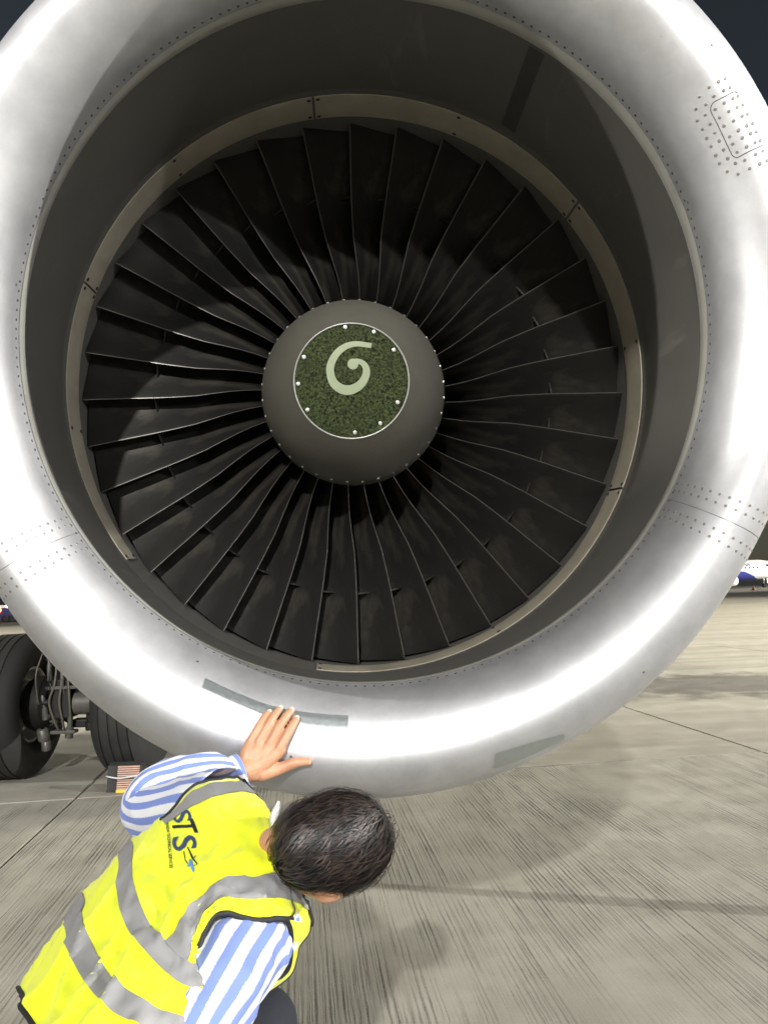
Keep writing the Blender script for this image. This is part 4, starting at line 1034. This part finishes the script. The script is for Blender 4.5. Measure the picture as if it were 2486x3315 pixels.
for k, pl_ in FING.items():
    a = np.array(pl_[2]); c = np.array(pl_[3]); q = a + (c - a) * .95; p, n = on_lip(*q); p = p + n * (.0115 + FR[k] * .66)
    p2, _ = on_lip(*c); dirv = (hp(*pl_[3], .01) - hp(*pl_[2], .012)).normalized(); sd_ = n.cross(dirv).normalized()
    b = MB(); b.ell(p, (sd_ * FR[k] * .62, dirv * FR[k] * .78, n * .0024), 12, 8); b.build('fingernail', M['nail'], body)

# --- sleeves
def sleeve(name, pts, rads, mat, wr=.006, nn=72, mm=40, seed=0, squash=None, rot0=0):
    p = cr(pts, mm); rad = cr(np.array(rads)[:, None], mm)[:, 0]; vv = []; uv = []
    t0 = Vector(p[1] - p[0]).normalized(); x = t0.cross(Vector(_F)).normalized()
    for i in range(mm):
        t = Vector(p[min(i + 1, mm - 1)] - p[max(i - 1, 0)]).normalized(); x = (x - t * x.dot(t)).normalized(); y = t.cross(x)
        for a in range(nn + 1):
            w = 2 * math.pi * a / nn + rot0; d = x * math.cos(w) + y * math.sin(w)
            q = Vector((math.cos(w) * 1.2, math.sin(w) * 1.2, i / mm * 5 + seed))
            fold = (1 - abs(noise.noise(Vector((q.x * .8 + q.z * .5, q.y * .8, q.z * 1.3))))) ** 4 - .35
            dd = wr * (noise.noise(q * 1.3) + .8 * fold + .4 * noise.noise(q * 3.1))
            vv.append(Vector(p[i]) + d * (rad[i] + dd)); uv.append((a / nn, i / (mm - 1)))
    m_ = nn + 1
    ff = [(i * m_ + a, i * m_ + a + 1, (i + 1) * m_ + a + 1, (i + 1) * m_ + a) for i in range(mm - 1) for a in range(nn)]
    o = mk(name, vv, ff, mat, person, True, uv); s = o.modifiers.new('thickness', 'SOLIDIFY'); s.thickness = .002; s.offset = -1
    return o
CF = WR + (ELB - WR).normalized() * .028
sleeve('shirt_sleeve', [C(730,2600,1.79), C(640,2610,1.86), C(540,2628,1.93), C(478,2618,1.985), C(500,2560,2.01), C(590,2525,2.03), C(680,2505,2.05), CF + (ELB - WR).normalized() * .045], [.082, .080, .074, .066, .062, .057, .052, .048], M['sleeve'], .007, 72, 60, 3)
ax_ = (WR - ELB).normalized()
sleeve('shirt_cuff', [CF - ax_ * .06, CF - ax_ * .03, CF + ax_ * .004], [.050, .0495, .0495], M['cuff'], .0015, 48, 14, 9)
sleeve('shirt_sleeve', [C(850,2985,1.50), C(800,3035,1.44), C(735,3130,1.36), C(665,3250,1.29), C(600,3370,1.23), C(575,3440,1.22), C(620,3500,1.30), C(690,3560,1.46)], [.078, .080, .080, .078, .070, .062, .055, .045], M['sleeve'], .007, 80, 70, 17, None, .6)
# shirt under the vest, seen in the armholes, and its collar
sb = MB(); seg(sb, [HIP, mid + Vector((0, 0, .01)), CH_], [.115, .115, .11], 18); seg(sb, [under(3.0, 5.2, .11), under(5, 5.0, .12), under(7.2, 5.0, .09)], [.065, .085, .065], 16)
sm2 = remesh(sb, 'shirt', .012, M['collar'], person, 4); link('shirt', sm2, person)
cp = [(906,2594,1.545),(905,2635,1.535),(886,2686,1.53)]; cp2 = [(902,2600,1.555),(878,2640,1.55),(880,2684,1.54)]
vv = [C(*q) for q in cr(cp, 8)] + [C(*q) for q in cr(cp2, 8)]
o = mk('shirt_collar', vv, [(i, i + 1, 9 + i, 8 + i) for i in range(7)], M['collar'], person); o.modifiers.new('t', 'SOLIDIFY').thickness = .004
b = MB()
for k in range(25):
    a = 2 * math.pi * k / 24
    pass
seg(b, [NK - cC * .045, NK + cC * .012], [.066, .060], 20); link('collar_band', remesh(b, 'collar_band', .008, M['black'], person, 3), person)
# trousers and shoes
tb = MB(); tb.ell(HIP, (lat * .155, Vector((0, 0, .135)), Vector((0, .135, 0))), 18, 12)
for hj, kn_, an in LEGS:
    seg(tb, [hj, (hj + kn_) / 2, kn_], [.105, .098, .080], 16); seg(tb, [kn_, kn_ + (an - kn_) * .35, an + Vector((0, 0, .02))], [.080, .078, .068], 16)
link('trousers', remesh(tb, 'trousers', .012, M['navy'], person, 5), person)
for hj, kn_, an in LEGS:
    fb = MB(); d = Vector((.39, .92, 0)).normalized(); s_ = Vector((.92, -.39, 0))
    c0 = Vector((an.x, an.y, .05)); fb.ell(c0, (s_ * .045, d * .06, Vector((0, 0, .052))), 16, 10); fb.ell(c0 + d * .13 + Vector((0, 0, -.008)), (s_ * .048, d * .10, Vector((0, 0, .042))), 16, 10); fb.box(c0 + d * .09 + Vector((0, 0, -.04)), .0001, .0001, .0001)
    me_ = remesh(fb, 'shoe', .008, M['shoe'], person, 3)
    for q in me_.vertices: q.co.z = max(q.co.z, .002)
    link('shoe', me_, person)

# --- hair: scalp shell and combed strands flowing from the crown whorl
hbm = MB(); hbm.ell(HD + cB * .004, (cR * .084, cF * .095, cC * .108), 28, 20)
hbm.ell(HD - cC * .05 + cB * .024, (cR * .068, cF * .058, cC * .078), 20, 14)
seg(hbm, [HD - cC * .05 - cR * .014, NK + (HD - NK) * .30 - cR * .008], [.064, .047], 18)
seg(hbm, [HD - cC * .06 + cB * .02, NK + (HD - NK) * .26 + cB * .012], [.062, .049], 18)
def on_face(p):
    d = p - HD; f_ = d.dot(cF); c_ = d.dot(cC); r_ = d.dot(cR)
    if r_ < .02: return f_ > .07 and c_ < .05
    return (f_ > -.045 and c_ < -.004 and r_ > .068) or (f_ > .05 and c_ < .055) or (f_ > -.026 and c_ < .004 and r_ > .062) or (f_ > .008 and c_ < -.012 and r_ > .05) or (f_ > .012 and c_ < -.06)
hm = remesh(hbm, 'hair', .006, M['hairbase'], person, 4)
bm = bmesh.new(); bm.from_mesh(hm); bmesh.ops.delete(bm, geom=[q for q in bm.faces if on_face(q.calc_center_median())], context='FACES'); bm.to_mesh(hm)
HT = BVHTree.FromBMesh(bm); bm.free()
hair = link('hair', hm, person)
WH = HD + cC * .085 + cB * .06 - cR * .045       # whorl
q = HT.find_nearest(WH); WH = q[0]
vv = []; ff = []
import itertools
hv = [Vector(x.co) for x in hm.vertices]
cnt = 0
while cnt < 9000:
    p0 = random.choice(hv) + Vector([random.gauss(0, .002) for _ in range(3)]); q = HT.find_nearest(p0); p, n = q[0].copy(), q[1]
    if n.dot(p - HD) < 0: n = -n
    L_ = random.uniform(.03, .06); nst = 6; w0 = random.uniform(.0006, .0015); jit = random.gauss(0, .26); lift0 = random.uniform(.0005, .006) + (random.uniform(0, .011) if random.random() < .22 else 0); curl = random.gauss(0, .12)
    path = []
    dirp = None
    for k in range(nst + 1):
        path.append((p + n * (lift0 + .0035 * math.sin(math.pi * k / nst) * (1 if (p - WH).length > .05 else 1.5)), n))
        rad_ = (p - WH); rad_ = rad_ - n * rad_.dot(n)
        tan_ = n.cross(rad_).normalized() if rad_.length > 1e-5 else cR
        sw = max(.12, .95 - rad_.length / .085)
        down = (-cC * .6 + cB * .1)
        d = rad_.normalized() * (1.0) + tan_ * sw * .9 + down * min(1, rad_.length / .10) * .8
        d = d - n * d.dot(n); d.normalize(); d = (d + tan_ * (jit + curl * k * .3)).normalized()
        np_ = p + d * L_ / nst; q = HT.find_nearest(np_); p, n = q[0].copy(), q[1]
        if n.dot(p - HD) < 0: n = -n
    b0 = len(vv)
    for k, (pp, nn_) in enumerate(path):
        t = (path[min(k + 1, nst)][0] - path[max(k - 1, 0)][0]); sd_ = t.cross(nn_)
        sd_ = sd_.normalized() if sd_.length > 1e-8 else cR
        w = w0 * (1 - .85 * (k / nst) ** 2); vv += [pp - sd_ * w, pp + sd_ * w + nn_ * w * .3]
    ff += [(b0 + 2 * k, b0 + 2 * k + 1, b0 + 2 * k + 3, b0 + 2 * k + 2) for k in range(nst)]
    cnt += 1
o = mk('hair_strands', vv, ff, M['hair'], hair); o['kind'] = 'stuff'

# unseen post added right of the engine to cast the long shadow on the concrete
pb = (5.1, 2.72, 0); pst = empty('shadow_post', pb); tag(pst, 'tall tapered orange post added out of view to cast a long ground shadow', 'shadow post')
b = MB(); b.lathe([(.03, .095), (1.2, .06), (2.4, .018), (2.41, .001)], pb, (0, 0, 1), 16); b.build('post', M['orange'], pst)
b = MB(); b.lathe([(0.002, .24), (.05, .22), (.06, .06)], pb, (0, 0, 1), 20); b.build('rubber_base', M['rubber'], pst)
b = MB(); b.lathe([(1.5, .051), (1.51, .053), (1.7, .0465), (1.71, .0435)], pb, (0, 0, 1), 16); b.build('reflective_sleeve', M['tape'], pst)
